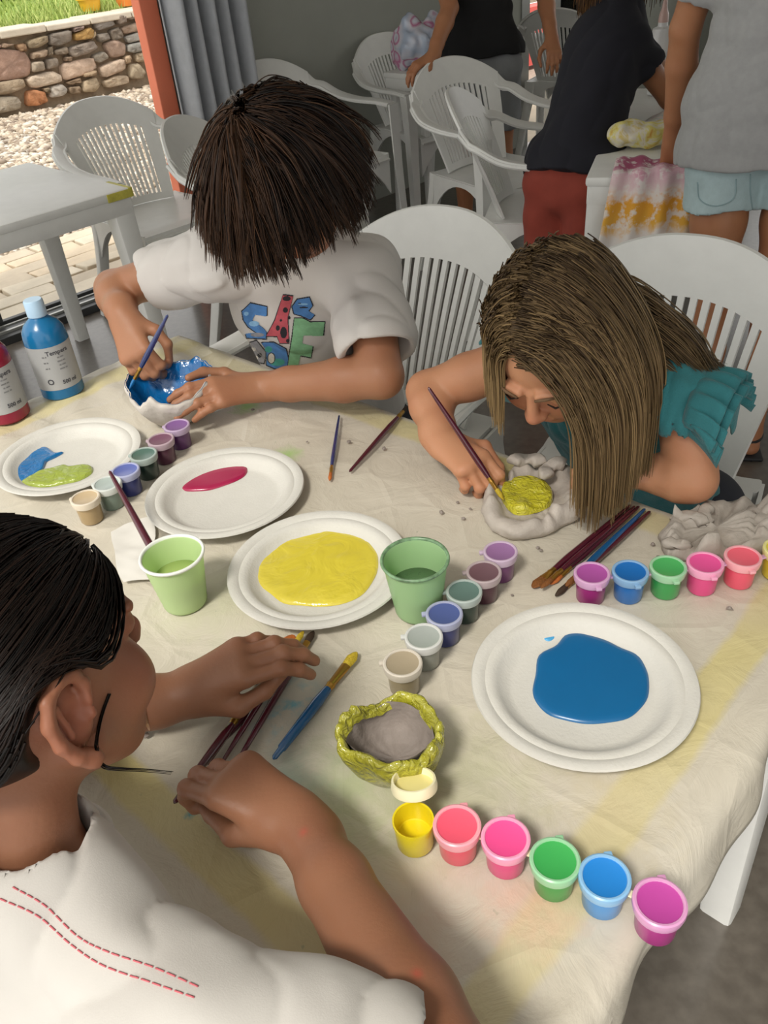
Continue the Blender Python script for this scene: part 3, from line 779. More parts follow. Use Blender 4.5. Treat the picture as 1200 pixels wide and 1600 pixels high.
place_chair(PZ(1075, 386, ZT), (-0.55, -0.83), 'white plastic armchair the girl in teal sits on')
place_chair(PZ(868, 12, ZT), (0.55, 0.83), 'grey-looking plastic armchair seen from behind beyond the woman in navy')

# ================================================================== TABLES
def table(name, label, cat, O, ea, eb, la, lb, h, group=None, leg_in=0.045, mat=None, leg_w=0.07):
    """O corner on the floor, ea / eb edge directions, lengths"""
    mat = mat or m_plast; ea = nrm(ea); eb = nrm(eb); M = np.array([ea, eb, ZV]).T
    t = thing(name, label, cat, O); mid = ea * la / 2 + eb * lb / 2
    MB().box(mid + A3(0, 0, h - 0.014), (la, lb, 0.028), M, 0.008).build('tabletop', mat, t, 'auto')
    mb = MB()
    for o, l, a in ((mid + eb * (lb / 2 - 0.012), la - 0.02, 0), (mid - eb * (lb / 2 - 0.012), la - 0.02, 0)): mb.box(o + A3(0, 0, h - 0.05), (l, 0.014, 0.06), M, 0.003)
    for o in (mid + ea * (la / 2 - 0.012), mid - ea * (la / 2 - 0.012)): mb.box(o + A3(0, 0, h - 0.05), (0.014, lb - 0.02, 0.06), M, 0.003)
    mb.build('apron', mat, t, 'auto')
    for i in (0, 1):
        for j in (0, 1):
            sx, sy = (1 if i else -1), (1 if j else -1)
            top = mid + ea * sx * (la / 2 - leg_in) + eb * sy * (lb / 2 - leg_in); bot = top + (ea * sx + eb * sy) * 0.02
            MB().sweep(spline([top + A3(0, 0, h - 0.03), (top + bot) / 2 + A3(0, 0, h / 2), bot], 6), np.array([rrect(leg_w * (1.1 - 0.35 * k / 5), leg_w * (1.1 - 0.35 * k / 5), 0.008, 2) for k in range(6)]), ea).build('leg', mat, t, 'auto')
    return t
EA, EB = nrm(A3(-1, 1, 0)), nrm(A3(1, 1, 0))     # main table: along its length, across
TO = A3(0.035, 0.165, 0) + 0.036 * EA; TLA, TLB = 1.30, 0.735
table('plastic_table', 'white plastic table under the paint-stained cloth in the middle', 'table', TO, EA, EB, TLA, TLB, 0.708)
tc = PZ(205, 290, 0.72); tc[2] = 0
tl2 = table('plastic_table', 'white plastic table by the open door with yellow paint marks on its corner', 'table', tc, -D1, DN, 1.3, 0.74, 0.715)
mb = MB(); q = tc + 0 
pm_ = simple('dried_yellow_paint', 'b9b04a', 0.6, 0.25, 40)
loc = lambda a, b, z: -D1 * a + DN * b + ZV * z
mb.box(loc(0.005, 0.075, 0.701), (0.014, 0.15, 0.030), RM, 0.002); mb.box(loc(0.05, -0.0005, 0.700), (0.09, 0.003, 0.026), RM, 0.001)
mb.build('paint_mark', pm_, tl2, smooth=False)
t2c = PZ(915, 277, 0.72); t2c[2] = 0; T2B = nrm((PZ(1072, 277, 0.72) - PZ(915, 277, 0.72)) * A3(1, 1, 0)); T2A = np.cross(ZV, T2B)
table('plastic_table', 'white plastic table covered with tie-dyed shirts behind the girl', 'table', t2c, T2A, T2B, 1.3, 0.78, 0.72)

# tablecloth over the main table
def m_cloth():
    b = NB('stained_tablecloth'); co = b.coord('Object'); sx = b.n('ShaderNodeSeparateXYZ'); b.l(co, sx.inputs[0]); Y, X = sx.outputs[0], sx.outputs[1]   # X along the table, Y across
    n1 = b.noise(5, 5, 0.6); nf = b.noise(40, 4, 0.6)
    c = b.ramp(n1, [(0.3, 'bfb8a8'), (0.6, 'c9c2b3'), (0.85, 'd1ccbf')])
    wv = b.noise(9, 4, 0.6)
    def stripe(coord, c0, half, lo, hi, other):
        d = b.math('ABSOLUTE', b.math('SUBTRACT', b.math('ADD', coord, b.math('MULTIPLY', b.math('SUBTRACT', wv, 0.5), 0.02)), c0))
        m = b.math('SUBTRACT', 1.0, b.math('DIVIDE', b.math('SUBTRACT', d, half * 0.8), half * 0.35), clamp=True)
        m2 = b.math('MULTIPLY', b.math('GREATER_THAN', other, lo), b.math('LESS_THAN', other, hi))
        return b.math('MULTIPLY', b.math('MULTIPLY', m, m2), b.ramp(b.noise(3.1, 3), [(0.3, 0.3), (0.65, 0.8)]))
    for m in (stripe(X, 0.049, 0.022, -1, 2, Y), stripe(Y, TLB - 0.022, 0.022, -1, 2, X), stripe(Y, 0.036, 0.02, -1, 2, X), stripe(X, TLA - 0.05, 0.025, -1, 2, Y)):
        c = b.mix(b.math('MULTIPLY', m, 0.85), c, 'cdbf72')
    blobs = [(0.264, 0.17, 0.09, '9fb07c', 0.55), (0.184, 0.24, 0.10, 'b3b58e', 0.5), (0.124, 0.08, 0.05, 'c9a98f', 0.4), (0.054, 0.30, 0.06, 'c3b58f', 0.5), (0.764, 0.55, 0.03, '9cc070', 0.8),
             (0.944, 0.62, 0.035, '9ccb6c', 0.8), (0.324, 0.13, 0.05, 'a9c1b8', 0.6), (0.444, 0.20, 0.09, 'c9ccc0', 0.5), (0.064, 0.18, 0.05, 'e0b09a', 0.5), (0.124, 0.66, 0.04, 'd79c8e', 0.35), (0.584, 0.28, 0.1, 'c3c7a0', 0.4), (0.294, 0.44, 0.10, 'bfb8a4', 0.4)]
    for x, y, rr_, cc, st in blobs:
        dx = b.math('SUBTRACT', X, x); dy = b.math('SUBTRACT', Y, y); d = b.math('SQRT', b.math('ADD', b.math('MULTIPLY', dx, dx), b.math('MULTIPLY', dy, dy)))
        d = b.math('ADD', d, b.math('MULTIPLY', b.math('SUBTRACT', nf, 0.5), rr_ * 1.6))
        m = b.math('MULTIPLY', b.math('SUBTRACT', 1.0, b.math('DIVIDE', d, rr_), clamp=True), st)
        c = b.mix(m, c, cc)
    # brush smears of blue and green, small specks
    for x, y, hx, hy, cc in ((0.365, 0.055, 0.006, 0.03, '4f9aa8'), (0.385, 0.20, 0.02, 0.05, '6fb0bf'), (0.42, 0.22, 0.015, 0.04, '5aa6bd')):
        dx = b.math('DIVIDE', b.math('ABSOLUTE', b.math('SUBTRACT', X, x)), hx); dy = b.math('DIVIDE', b.math('ABSOLUTE', b.math('SUBTRACT', Y, y)), hy)
        m = b.math('MULTIPLY', b.math('SUBTRACT', 1.0, b.math('MAXIMUM', dx, dy), clamp=True), b.ramp(nf, [(0.45, 0.0), (0.6, 1.0)])); c = b.mix(m, c, cc)
    sp = b.noise(75, 2, 0.5); sp2 = b.noise(7, 2)
    c = b.mix(b.math('MULTIPLY', b.ramp(sp, [(0.72, 0.0), (0.76, 0.55)]), b.ramp(sp2, [(0.5, 0.0), (0.62, 1.0)])), c, '7d8a72')
    b.color(c)
    fold = b.noise(16, 5, 0.62, 1.2); cr = b.n('ShaderNodeTexVoronoi', feature='DISTANCE_TO_EDGE'); cr.inputs['Scale'].default_value = 11; b.l(b.coord('Object'), cr.inputs['Vector'])
    b.bump(b.math('ADD', b.math('MULTIPLY', fold, 0.7), b.math('MULTIPLY', b.ramp(cr.outputs['Distance'], [(0.0, 0.35), (0.08, 0.0)]), 0.5)), 0.35, 0.012)
    b.set(rough=0.42, spec=0.4); return b.m
def cloth():
    na, nb = 190, 120; ov = 0.075; G = np.zeros((na, nb, 3))
    A_ = np.linspace(-ov, TLA + ov, na); B_ = np.linspace(-ov, TLB + ov, nb)
    def fold(x, L_, R=0.022):        # arc-length -> (position, drop)
        if x < 0: s, e, sg = -x, 0.0, -1
        elif x > L_: s, e, sg = x - L_, L_, 1
        else: return x, 0.0
        a = min(s / R, pi / 2 * 0.93); p = R * sin(a); d = R * (1 - cos(a)); rem = max(0, s - R * pi / 2 * 0.93)
        return e + sg * (p + rem * cos(pi / 2 * 0.93)), d + rem * sin(pi / 2 * 0.93)
    for i, a in enumerate(A_):
        for j, bb in enumerate(B_):
            pa, da = fold(a, TLA); pb, db = fold(bb, TLB); q = A3(a, bb, 0)
            h = 0.0012 * wob(q, 26, 1) + 0.0008 * wob(q, 60, 2)
            far = max(0, (a - 0.62) / 0.7); h += 0.0016 * far * wob(q * A3(0.5, 1.6, 1), 55, 3) + 0.0022 * far * max(0, wob(q, 22, 4))
            hang = min(1, (da + db) / 0.05)
            pb += (0.007 * sin(a * 23 + 1) + 0.004 * sin(a * 51)) * hang * (1 if bb > TLB else -1) * (db > 0)
            pa += (0.007 * sin(bb * 21) + 0.004 * sin(bb * 47)) * hang * (1 if a > TLA else -1) * (da > 0)
            G[i, j] = (pb, pa, -max(da, db) + (h + 0.0022) * (1 - hang))
    o = MB().grid(G).build('tablecloth', m_cloth()); o.matrix_world = Matrix(((EB[0], EA[0], 0, TO[0]), (EB[1], EA[1], 0, TO[1]), (0, 0, 1, 0.7105), (0, 0, 0, 1)))
    tag(o, 'cream paint-stained cloth with yellow stripes spread over the table', 'tablecloth')
    o.modifiers.new('thick', 'SOLIDIFY').thickness = 0.0012; return o
cloth(); ZC = 0.7145                               # working height of the cloth

# ================================================================== THINGS ON THE TABLE
def inworld(o, loc):                       # geometry given in world space, origin moved to loc
    o.data.transform(Matrix.Translation(Vector(-np.asarray(loc)))); return o
def closed(pts, n=60):
    C = np.asarray(pts, float); m = len(C); t = np.linspace(0, m, n, endpoint=False); i = t.astype(int); u = (t - i)[:, None]
    p0, p1, p2, p3 = C[(i - 1) % m], C[i], C[(i + 1) % m], C[(i + 2) % m]
    return 0.5 * (2 * p1 + (p2 - p0) * u + (2 * p0 - 5 * p1 + 4 * p2 - p3) * u ** 2 + (3 * p1 - p0 - 3 * p2 + p3) * u ** 3)
def crop(l, x0, y0, s): return [(x0 + a / s, y0 + b / s) for a, b in l]

# paper plates
m_plate = simple('plate_pulp', 'c9c7c0', 0.6, 0.03, 30, 0.12, 300)
plate_me = None
def plate(px, py, label):
    global plate_me
    c = PZ(px, py, ZC + 0.02); c[2] = ZC
    if plate_me is None:
        pr = [(0, 0.0015), (0.072, 0.0015), (0.079, 0.0035), (0.088, 0.0135), (0.0925, 0.0170), (0.098, 0.0180), (0.101, 0.0172), (0.104, 0.0190), (0.110, 0.0205), (0.1145, 0.0195), (0.1155, 0.0175), (0.1140, 0.0172),
              (0.104, 0.0165), (0.092, 0.0150), (0.086, 0.0115), (0.078, 0.0008), (0.070, 0.0), (0, 0.0)]
        o = MB().lathe(pr, 72).build('paper_plate', m_plate, None, 'auto'); plate_me = o.data
    else: o = bpy.data.objects.new('paper_plate', plate_me); COL.objects.link(o)
    o.location = c; o.rotation_euler = (0, 0, random.random() * 6); return tag(o, label, 'plate', 'paper plates on the table')
plate(911, 1058, 'white paper plate holding the smooth blue paint, nearest the table edge')
plate(497, 881, 'white paper plate holding the big yellow paint puddle')
plate(351, 763, 'white paper plate holding the crimson paint puddle')
plate(106, 708, 'white paper plate with blue and lime paint side by side, below the bottles')

def puddle(label, cat, pts, mat, h=0.004, seed=0, rough=0.0, z=None, parent=None, name='paint_puddle'):
    z = ZC + 0.0018 if z is None else z
    o2 = closed([PZ(x, y, z)[:2] for x, y in pts], 72); cen = o2.mean(0); mb = MB(); rings = [(1.0, 0.0), (0.985, 0.45), (0.95, 0.8), (0.88, 0.97), (0.7, 1.0), (0.45, 1.0), (0.22, 1.0)]
    G = np.zeros((len(rings), 72, 3))
    for i, (s, hh) in enumerate(rings):
        q = cen + (o2 - cen) * s; w = wob(np.c_[q, 0 * q[:, :1]] * A3(1, 1, 0), 130, seed) + 0.6 * wob(np.c_[q, 0 * q[:, :1]], 260, seed + 1)
        G[i, :, :2] = q; G[i, :, 2] = z + h * hh + rough * w * (hh > 0.5)
    V = np.vstack([G.reshape(-1, 3), [[cen[0], cen[1], z + h]]]); k = len(rings)
    F = [(i * 72 + j, i * 72 + (j + 1) % 72, (i + 1) * 72 + (j + 1) % 72, (i + 1) * 72 + j) for i in range(k - 1) for j in range(72)]
    F += [((k - 1) * 72 + j, (k - 1) * 72 + (j + 1) % 72, k * 72) for j in range(72)]
    mb.add(V, F); o = mb.build(name, mat, parent)
    if parent is None:
        c3 = A3(cen[0], cen[1], z); inworld(o, c3); o.location = c3; tag(o, label, cat)
    return o
def m_paint(name, c, rough=0.22, var=0.08, bump=0.0, bs=60, alt=None, coat=0.3):
    b = NB(name)
    n = b.noise(22, 3, 0.5, 0.6)
    lc = lin(c); b.color(b.ramp(n, [(0.35, tuple(v * (1 - var) for v in lc[:3]) + (1,)), (0.65, lc), (0.85, lin(alt) if alt else tuple(min(1, v * (1 + var)) for v in lc[:3]) + (1,))]))
    if bump: b.bump(b.noise(bs, 3, 0.5, 1.5), bump, 0.01)
    b.set(rough=rough, coat=coat, coatr=0.1); return b.m
puddle('puddle of smooth blue paint on the plate nearest the table edge', 'paint', crop([(375, 320), (455, 275), (500, 225), (555, 212), (620, 225), (700, 250), (770, 285), (850, 320), (890, 380), (905, 440), (900, 520), (860, 580), (800, 625), (700, 645), (600, 650), (500, 632), (420, 605), (365, 550), (345, 490), (360, 410)], 720, 920, 3.077), m_paint('blue_paint', '075d91', 0.32, 0.04, coat=0.1), 0.0035)
puddle('small dab of pale blue paint beside the blue puddle', 'paint', crop([(390, 240), (400, 210), (425, 203), (445, 215), (450, 240), (420, 255)], 720, 920, 3.077), m_paint('pale_blue_paint', '4fa3d6', 0.25), 0.0025, 3, 0.0004)
puddle('large swirled puddle of yellow paint', 'paint', crop([(205, 440), (225, 340), (300, 250), (400, 190), (520, 155), (600, 135), (650, 150), (740, 165), (850, 210), (930, 290), (965, 350), (960, 450), (900, 560), (830, 620), (720, 660), (600, 672), (480, 665), (370, 650), (290, 590), (220, 530)], 350, 780, 4), m_paint('yellow_paint', 'cdbd40', 0.16, 0.05, 0.45, 18, coat=0.5), 0.005, 5, 0.0006)
puddle('crimson puddle of paint on a clean white plate', 'paint', crop([(300, 340), (350, 270), (430, 215), (520, 180), (640, 168), (730, 175), (765, 205), (750, 255), (690, 295), (600, 330), (500, 360), (400, 368), (330, 365)], 215, 685, 4.444), m_paint('crimson_paint', '9e1a48', 0.25, 0.05), 0.0035)
puddle('glossy blue paint smeared beside lime paint', 'paint', crop([(90, 500), (110, 400), (200, 330), (300, 308), (380, 310), (440, 350), (480, 360), (520, 354), (450, 395), (380, 430), (350, 490), (260, 560), (180, 605), (110, 585)], 0, 640, 5.217), m_paint('bright_blue_paint', '0f6fae', 0.15, 0.1, 0.3, 80, coat=0.6), 0.004, 7, 0.0006)
puddle('lime green paint smeared beside glossy blue paint', 'paint', crop([(175, 600), (250, 550), (340, 503), (430, 482), (520, 457), (570, 467), (650, 462), (745, 466), (750, 520), (650, 580), (520, 610), (400, 632), (260, 632)], 0, 640, 5.217), m_paint('lime_paint', '9eae48', 0.15, 0.12, 0.4, 50, 'b9c05a', 0.6), 0.005, 9, 0.0008)

# strips of six little paint pots joined by plastic tabs
def m_plastic(name, c, rough=0.3, sss=0.0): return simple(name, c, rough, 0.03, 30, sss=sss, ssss=0.01, coat=0.2)
_pm = {}
def potmats(c, lidc, rim):
    if c not in _pm: _pm[c] = (m_plastic('pot_paint_' + c, c), m_plastic('pot_lid_' + c, lidc, 0.35), m_plastic('pot_rim_' + c, rim, 0.3))
    return _pm[c]
def mixc(a, b, t): return ''.join('%02x' % int(int(a[i:i + 2], 16) * (1 - t) + int(b[i:i + 2], 16) * t) for i in (0, 2, 4))
PH = 0.036
def pot_strip(label, spots, tabdir, group='strips of six joined paint pots'):
    pos = []
    for sp_ in spots:
        p = PZ(sp_[0], sp_[1], ZC + PH + 0.002); p[2] = ZC; pos.append(p)
    root = thing('paint_pot_strip', label, 'paint pots', pos[0], 0, group)
    for i, (sp_, p) in enumerate(zip(spots, pos)):
        c, lidc, word = sp_[2], sp_[3], sp_[4]; mats = potmats(c, lidc, mixc(lidc, 'f2efec', 0.5)); q = p - pos[0]
        openp = len(sp_) > 5
        if openp:
            pr = [(0, 0.012), (0.0145, 0.012), (0.0155, 0.013), (0.0170, 0.034), (0.0185, 0.0345), (0.0185, 0.031), (0.0178, 0.031), (0.0165, 0.002), (0.0150, 0), (0, 0)]
            lr = 0
        else: pr = [(0, 0.035), (0.0172, 0.035), (0.0175, 0.030), (0.0162, 0.002), (0.0150, 0.0), (0, 0.0)]
        body = MB().lathe(pr, 28).build('paint_pot', mats[0], root, 'auto'); body.location = q; body['label'] = word + ' paint pot'
        lid = MB().lathe([(0.0170, 0.0375), (0.0177, 0.0393), (0.0194, 0.0396), (0.0208, 0.0388), (0.0212, 0.0355), (0.0200, 0.0290), (0.0182, 0.0288), (0.0182, 0.0350), (0.0170, 0.0355)], 32)
        td = nrm(tabdir); lid.box(td * 0.0225 + A3(0, 0, 0.034), (0.007, 0.006, 0.004), None, 0.001)
        lido = lid.build('lid', mats[2], body, 'auto')
        ins = MB().lathe([(0, 0.0378), (0.0166, 0.0378), (0.0174, 0.0382), (0.0174, 0.035), (0, 0.035)], 28).build('lid_window', mats[1], body, 'auto')
        if openp:
            for o in (lido, ins):
                M = Matrix.Translation((0.006, 0.016, 0.034)) @ Matrix.Rotation(radians(-62), 4, 'X') @ Matrix.Rotation(radians(0), 4, 'Z') @ Matrix.Translation((0, 0.021, -0.034))
                M = Matrix.Translation((0.004, 0.008, 0.048)) @ Matrix.Rotation(radians(-20), 4, 'X') @ Matrix.Rotation(pi, 4, 'Y') @ Matrix.Translation((0, 0.021, -0.038))
                o.data.transform(M)
    for a, b in zip(pos[:-1], pos[1:]):
        d = b - a; l = np.linalg.norm(d); u = d / l
        if l > 0.041:
            MB().box((a + b) / 2 - pos[0] + A3(0, 0, 0.0315), (max(0.004, l - 0.036), 0.006, 0.0022), np.array([u, np.cross(ZV, u), ZV]).T, 0.0006).build('joining_tab', potmats(spots[0][2], spots[0][3], 'e9e6e2')[2], root, False)
    return root
pot_strip('strip of bright paint pots nearest the camera, its yellow pot open', [(645, 1277, 'e3cf1c', 'efe39a', 'open yellow', 1), (714, 1290, 'e24a63', 'f25a74', 'coral'), (790, 1310, 'dc3f80', 'f04f93', 'hot pink'), (867, 1344, '2f9444', '3ba652', 'green'), (945, 1371, '3f8ccc', '1f7fcf', 'blue'), (1031, 1410, 'a82a80', 'b8449a', 'magenta')], A3(0.3, 0.7, 0))
pot_strip('strip of bright paint pots behind the blue paint plate', [(925, 896, '9c2f77', 'a5509a', 'magenta'), (985, 893, '2a6fb8', '1766b0', 'blue'), (1044, 886, '3b9b50', '4aa85c', 'green'), (1102, 880, 'e04a87', 'ea559a', 'hot pink'), (1161, 870, 'ea5a72', 'f06678', 'coral'), (1222, 858, 'd9c832', 'e6d84a', 'yellow')], A3(0.1, -1, 0))
pot_strip('strip of dull paint pots beside the dark-rimmed green cup', [(629, 1036, '8f8265', '9e917a', 'khaki'), (662, 995, '7d8078', '9aa09c', 'grey'), (694, 959, '272f6a', '4a568c', 'navy blue'), (725, 924, '20352e', '5d7670', 'dark green'), (756, 894, '4a2234', '6c5058', 'maroon'), (782, 862, '6d3a6a', '916a97', 'purple')], A3(-1, 0.3, 0))
pot_strip('strip of dull paint pots between the two left-hand plates', [(133, 778, 'a78f68', 'bfa987', 'khaki'), (167, 756, '75857a', 'a9b5b0', 'grey'), (196, 735, '2a3270', '5a66a8', 'navy blue'), (224, 710, '1f332c', '4d6a60', 'dark green'), (251, 687, '552740', '734a60', 'maroon'), (276, 665, '5a2f62', '7d5590', 'purple')], A3(-1, 0.3, 0))

# cups of paint water
def cup(px, py, label, h, rt, rb, body, rim, inner, level, dirt):
    c = PZ(px, py, ZC + h); c[2] = ZC; t = thing('plastic_cup', label, 'cup', c)
    pr = [(0, 0.001), (rb - 0.002, 0.0), (rb, 0.002)]
    for k in range(1, 15): z = h * k / 15; pr.append((rb + (rt - rb) * k / 15 + 0.00035 * (k % 2), z))
    pr += [(rt, h - 0.003)]; n = len(pr); pr += [(rt - 0.0012, h - 0.003)] + [(r_ - 0.0012, z) for r_, z in reversed(pr[3:n - 1])] + [(rb - 0.002, 0.003), (0, 0.003)]
    MB().lathe(pr, 44).build('cup_wall', [body], t, 'auto')
    ri = [(rt - 0.001, h - 0.004), (rt + 0.0018, h - 0.0035), (rt + 0.0026, h - 0.0015), (rt + 0.0018, h + 0.0004), (rt - 0.001, h)]
    MB().lathe(ri + [ri[0]], 44).build('rim', rim, t)
    lr = rb + (rt - rb) * level - 0.0014
    MB().lathe([(0, h * level), (lr, h * level), (lr, h * level - 0.002), (0, h * level - 0.002)], 40).build('paint_water', inner, t)
    return t
def m_cup(name, c, tr=0.25):
    b = NB(name); b.color(c); b.set(rough=0.3, spec=0.4); t = b.t; o = t.nodes['Material Output']; mx = b.n('ShaderNodeMixShader'); tl = b.n('ShaderNodeBsdfTranslucent'); tl.inputs[0].default_value = lin(c); mx.inputs[0].default_value = tr
    b.l(b.b.outputs[0], mx.inputs[1]); b.l(tl.outputs[0], mx.inputs[2]); b.l(mx.outputs[0], o.inputs[0]); return b.m
cup(268, 865, 'pale green plastic cup with a clean white rim and a brush standing in it', 0.078, 0.0370, 0.0265, m_cup('lime_cup', 'd8edb6', 0.4), m_plastic('white_rim', 'e8ebe4'), m_paint('lime_water', 'b3c878', 0.1, 0.1), 0.55, 0)
cup(648, 872, 'green plastic cup with a dark paint-stained rim beside the yellow plate', 0.080, 0.0375, 0.0270, m_cup('green_cup', 'b8dba8', 0.4), simple('stained_rim', '6f8f6c', 0.3, 0.5, 90), m_paint('green_water', '4f6f4a', 0.08, 0.25), 0.50, 1)

# brushes
m_mar = simple('maroon_lacquer', '4d1526', 0.2, 0.1, 30, coat=0.6); m_nav = simple('navy_lacquer', '1b2a63', 0.2, 0.1, 30, coat=0.6); m_blu = simple('blue_lacquer', '0d4f80', 0.2, 0.1, 30, coat=0.6)
m_gold = simple('brass_ferrule', 'b58a3f', 0.28, 0.08, 40, metal=0.85); m_bri = simple('brown_bristle', '7a4a1c', 0.7, 0.25, 200, 0.4, 400); m_bry = simple('yellow_bristle', 'c4a92c', 0.6, 0.2, 200, 0.4, 400)
m_brd = simple('dark_bristle', '3a2a1d', 0.7, 0.2, 200); m_bro = simple('orange_bristle', 'b5642a', 0.7, 0.25, 200); m_brb = simple('blue_wet_bristle', '1d6fae', 0.3, 0.2, 100)
def brush(label, tip, end, handle, bristle, r=0.0042, flat=1.0, fer=0.19, bri=0.10, group='paint brushes'):
    tip, end = np.asarray(tip, float), np.asarray(end, float); L = np.linalg.norm(end - tip); u = (end - tip) / L
    t = thing('paint_brush', label, 'paint brush', tip, 0, group)
    at = lambda s: u * L * s
    side = nrm(np.cross(u, ZV)); nn = np.cross(side, u)
    def tp(ss, rs, nm, mat, fl=None):
        pts = np.array([at(s) for s in ss]); pr = []
        for i, rr_ in enumerate(rs):
            f = 1.0 if fl is None else fl[i]; pr.append([(rr_ * f * cos(a), rr_ / max(1, f ** 0.7) * sin(a)) for a in np.linspace(0, 2 * pi, 11)[:-1]])
        return MB().sweep(pts, np.array(pr), side).build(nm, mat, t, 'auto')
    tp([fer, fer + .05, fer + .14, fer + .3, fer + .55, 0.92, 0.985, 1.0], [r * .78, r * .95, r * 1.12, r * 1.05, r * .85, r * .62, r * .55, r * .2], 'handle', handle)
    tp([bri, bri + .004, fer - .035, fer - .03, fer - .02, fer - .015, fer + .012], [r * .80, r * .82, r * .84, r * .95, r * .95, r * .84, r * .84], 'ferrule', m_gold, [flat, flat, 1, 1, 1, 1, 1])
    tp([0, bri * .12, bri * .45, bri * .8, bri + .01], [r * .18, r * .45, r * .85, r * .85, r * .72], 'bristles', bristle, [flat * 1.15, flat * 1.15, flat * 1.1, flat, flat])
    return t
zb = ZC + 0.0055
def br(label, a, b, handle, bristle, r=0.0042, flat=1.0, za=None, ze=None, **k):
    return brush(label, PZ(a[0], a[1], zb if za is None else za), PZ(b[0], b[1], zb if ze is None else ze), handle, bristle, r, flat, **k)
br('maroon brush with a broad flat tip, outermost on the left of the right-hand bundle', (832, 918), (986, 789), m_mar, m_bri, 0.0044, 1.7)
br('maroon brush lying under the blue one in the right-hand bundle', (860, 913), (999, 791), m_mar, m_bro, 0.004, 1.2)
br('slim maroon brush squeezed between two others in the right-hand bundle', (845, 919), (992, 791), m_mar, m_bri, 0.0034, 1.2, zb + 0.006, zb + 0.004)
br('blue brush in the bundle of maroon ones near the clay scraps', (884, 916), (1008, 795), m_blu, m_bri, 0.0042, 1.0, zb + 0.003, zb + 0.002)
br('maroon brush with a pointed dark tip, outermost on the right of the bundle', (868, 931), (1016, 799), m_mar, m_brd, 0.0044, 1.0)
br('blue brush with splayed yellow bristles lying beside the left hands', (557, 1019), (427, 1186), m_blu, m_bry, 0.0055, 1.3, fer=0.36, bri=0.14)
br('short thin blue brush lying on the cloth between the boy and the plates', (515, 751), (530, 649), m_nav, m_bro, 0.0032, 1.0)
br('maroon brush lying alone on the cloth beside the thin blue brush', (638, 634), (546, 737), m_mar, m_brd, 0.0042, 1.0)
# the three brushes under the child's hands
br('maroon brush whose orange tip peeks out under the left hand of the child in front', (402, 1098), (318, 1186), m_mar, m_bro, 0.0045, 1.3, bri=0.08, fer=0.14)
br('maroon brush with fanned orange bristles beyond the fingers of the child in front', (458, 992), (322, 1196), m_mar, m_bro, 0.0045, 2.2, zb + 0.002, zb)
br('maroon brush with dark pointed bristles lying along the fanned one', (490, 986), (375, 1184), m_mar, m_brd, 0.0045, 1.1)
br('dark maroon brush with yellow ferrule crossing under the fingertips', (474, 986), (348, 1190), m_mar, m_bry, 0.0038, 1.1, zb + 0.004, zb + 0.004)
br('dark maroon brush pinched in the near hand of the child in front', (382, 1105), (272, 1255), m_mar, m_bro, 0.0045, 1.0, ZC + 0.010, ZC + 0.028)
# standing in the cup
_ce = PZ(274, 925, ZC + 0.012); brush('maroon brush standing in the pale green cup', _ce, P(171, 736, 1.215), m_mar, m_bri, 0.0048, 1.0)

# paint bottles
m_label = simple('bottle_label', 'a8a9aa', 0.5, 0.06, 10)
m_ink = simple('label_ink', '4a4a50', 0.6, 0)
def text_on(parent, txt, size, R, z, ang, mat, name='lettering', bold=0.0):
    cu_ = bpy.data.curves.new('t', 'FONT'); cu_.body = txt; cu_.size = size; cu_.align_x = 'CENTER'; cu_.offset = bold; cu_.resolution_u = 2
    ob = bpy.data.objects.new('t', cu_); COL.objects.link(ob); dg = bpy.context.evaluated_depsgraph_get(); me = bpy.data.meshes.new_from_object(ob.evaluated_get(dg)); bpy.data.objects.remove(ob)
    bm = bmesh.new(); bm.from_mesh(me)
    for v in bm.verts:
        a = ang + v.co.x / R; v.co = Vector((R * cos(a), R * sin(a), z + v.co.y))
    bm.to_mesh(me); bm.free(); me.materials.clear(); me.materials.append(mat); me.name = name
    o = bpy.data.objects.new(name, me); COL.objects.link(o); o.parent = parent; return o
def bottle(px, py, label, paint, capc, word, foot):
    c = PZ(px, py, ZC); t = thing('paint_bottle', label, 'bottle', c, 0, 'bottles of poster paint'); R = 0.0385; H = 0.140
    MB().lathe([(0, 0), (R - .004, 0), (R, 0.004), (R, H - .03), (R - .002, H - .015), (R - .009, H - .003), (R - .020, H + .006), (0.0155, H + .009), (0.0150, H + .014), (0, H + .014)], 40).build('bottle_body', paint, t, 'auto')
    cp = [(0, H + .040)] + [(0.0150, H + .040), (0.0168, H + .0375), (0.0172, H + .012), (0.0160, H + .0105), (0, H + .0105)]
    MB().lathe(cp, 30).build('cap', capc, t, 'auto')
    R2 = R + 0.0004; G = np.array([[(R2 * cos(a), R2 * sin(a), z) for z in (0.022, 0.05, 0.08, 0.104)] for a in np.linspace(0, 2 * pi, 49)])
    lb = MB().grid(G).build('label', m_label, t); R3 = R2 + 0.0003
    face = atan2(CAM[1] - c[1], CAM[0] - c[0])
    text_on(lb, word, 0.0115, R3, 0.089, face + 0.28, m_ink, bold=0.0003)
    for k in range(4): text_on(lb, 'lililiilil ilili' if k % 2 else 'ilil iililili', 0.0042, R3, 0.081 - 0.0072 * k, face + 0.35, m_ink)
    text_on(lb, foot, 0.010, R3, 0.032, face + 0.45, m_ink, bold=0.0004)
    text_on(lb, 'O', 0.015, R3, 0.034, face - 0.42, m_ink, bold=0.0005)
    for k in range(3): text_on(lb, 'ilili ill', 0.004, R3, 0.086 - 0.011 * k, face - 0.35, m_ink)
    return t
bottle(100, 612, 'blue paint bottle with pale cap and white label at the far left end', m_plastic('blue_bottle', '0e6799', 0.25), m_plastic('pale_cap', 'a9c6dd', 0.4), 'Tempera', '500 ml')
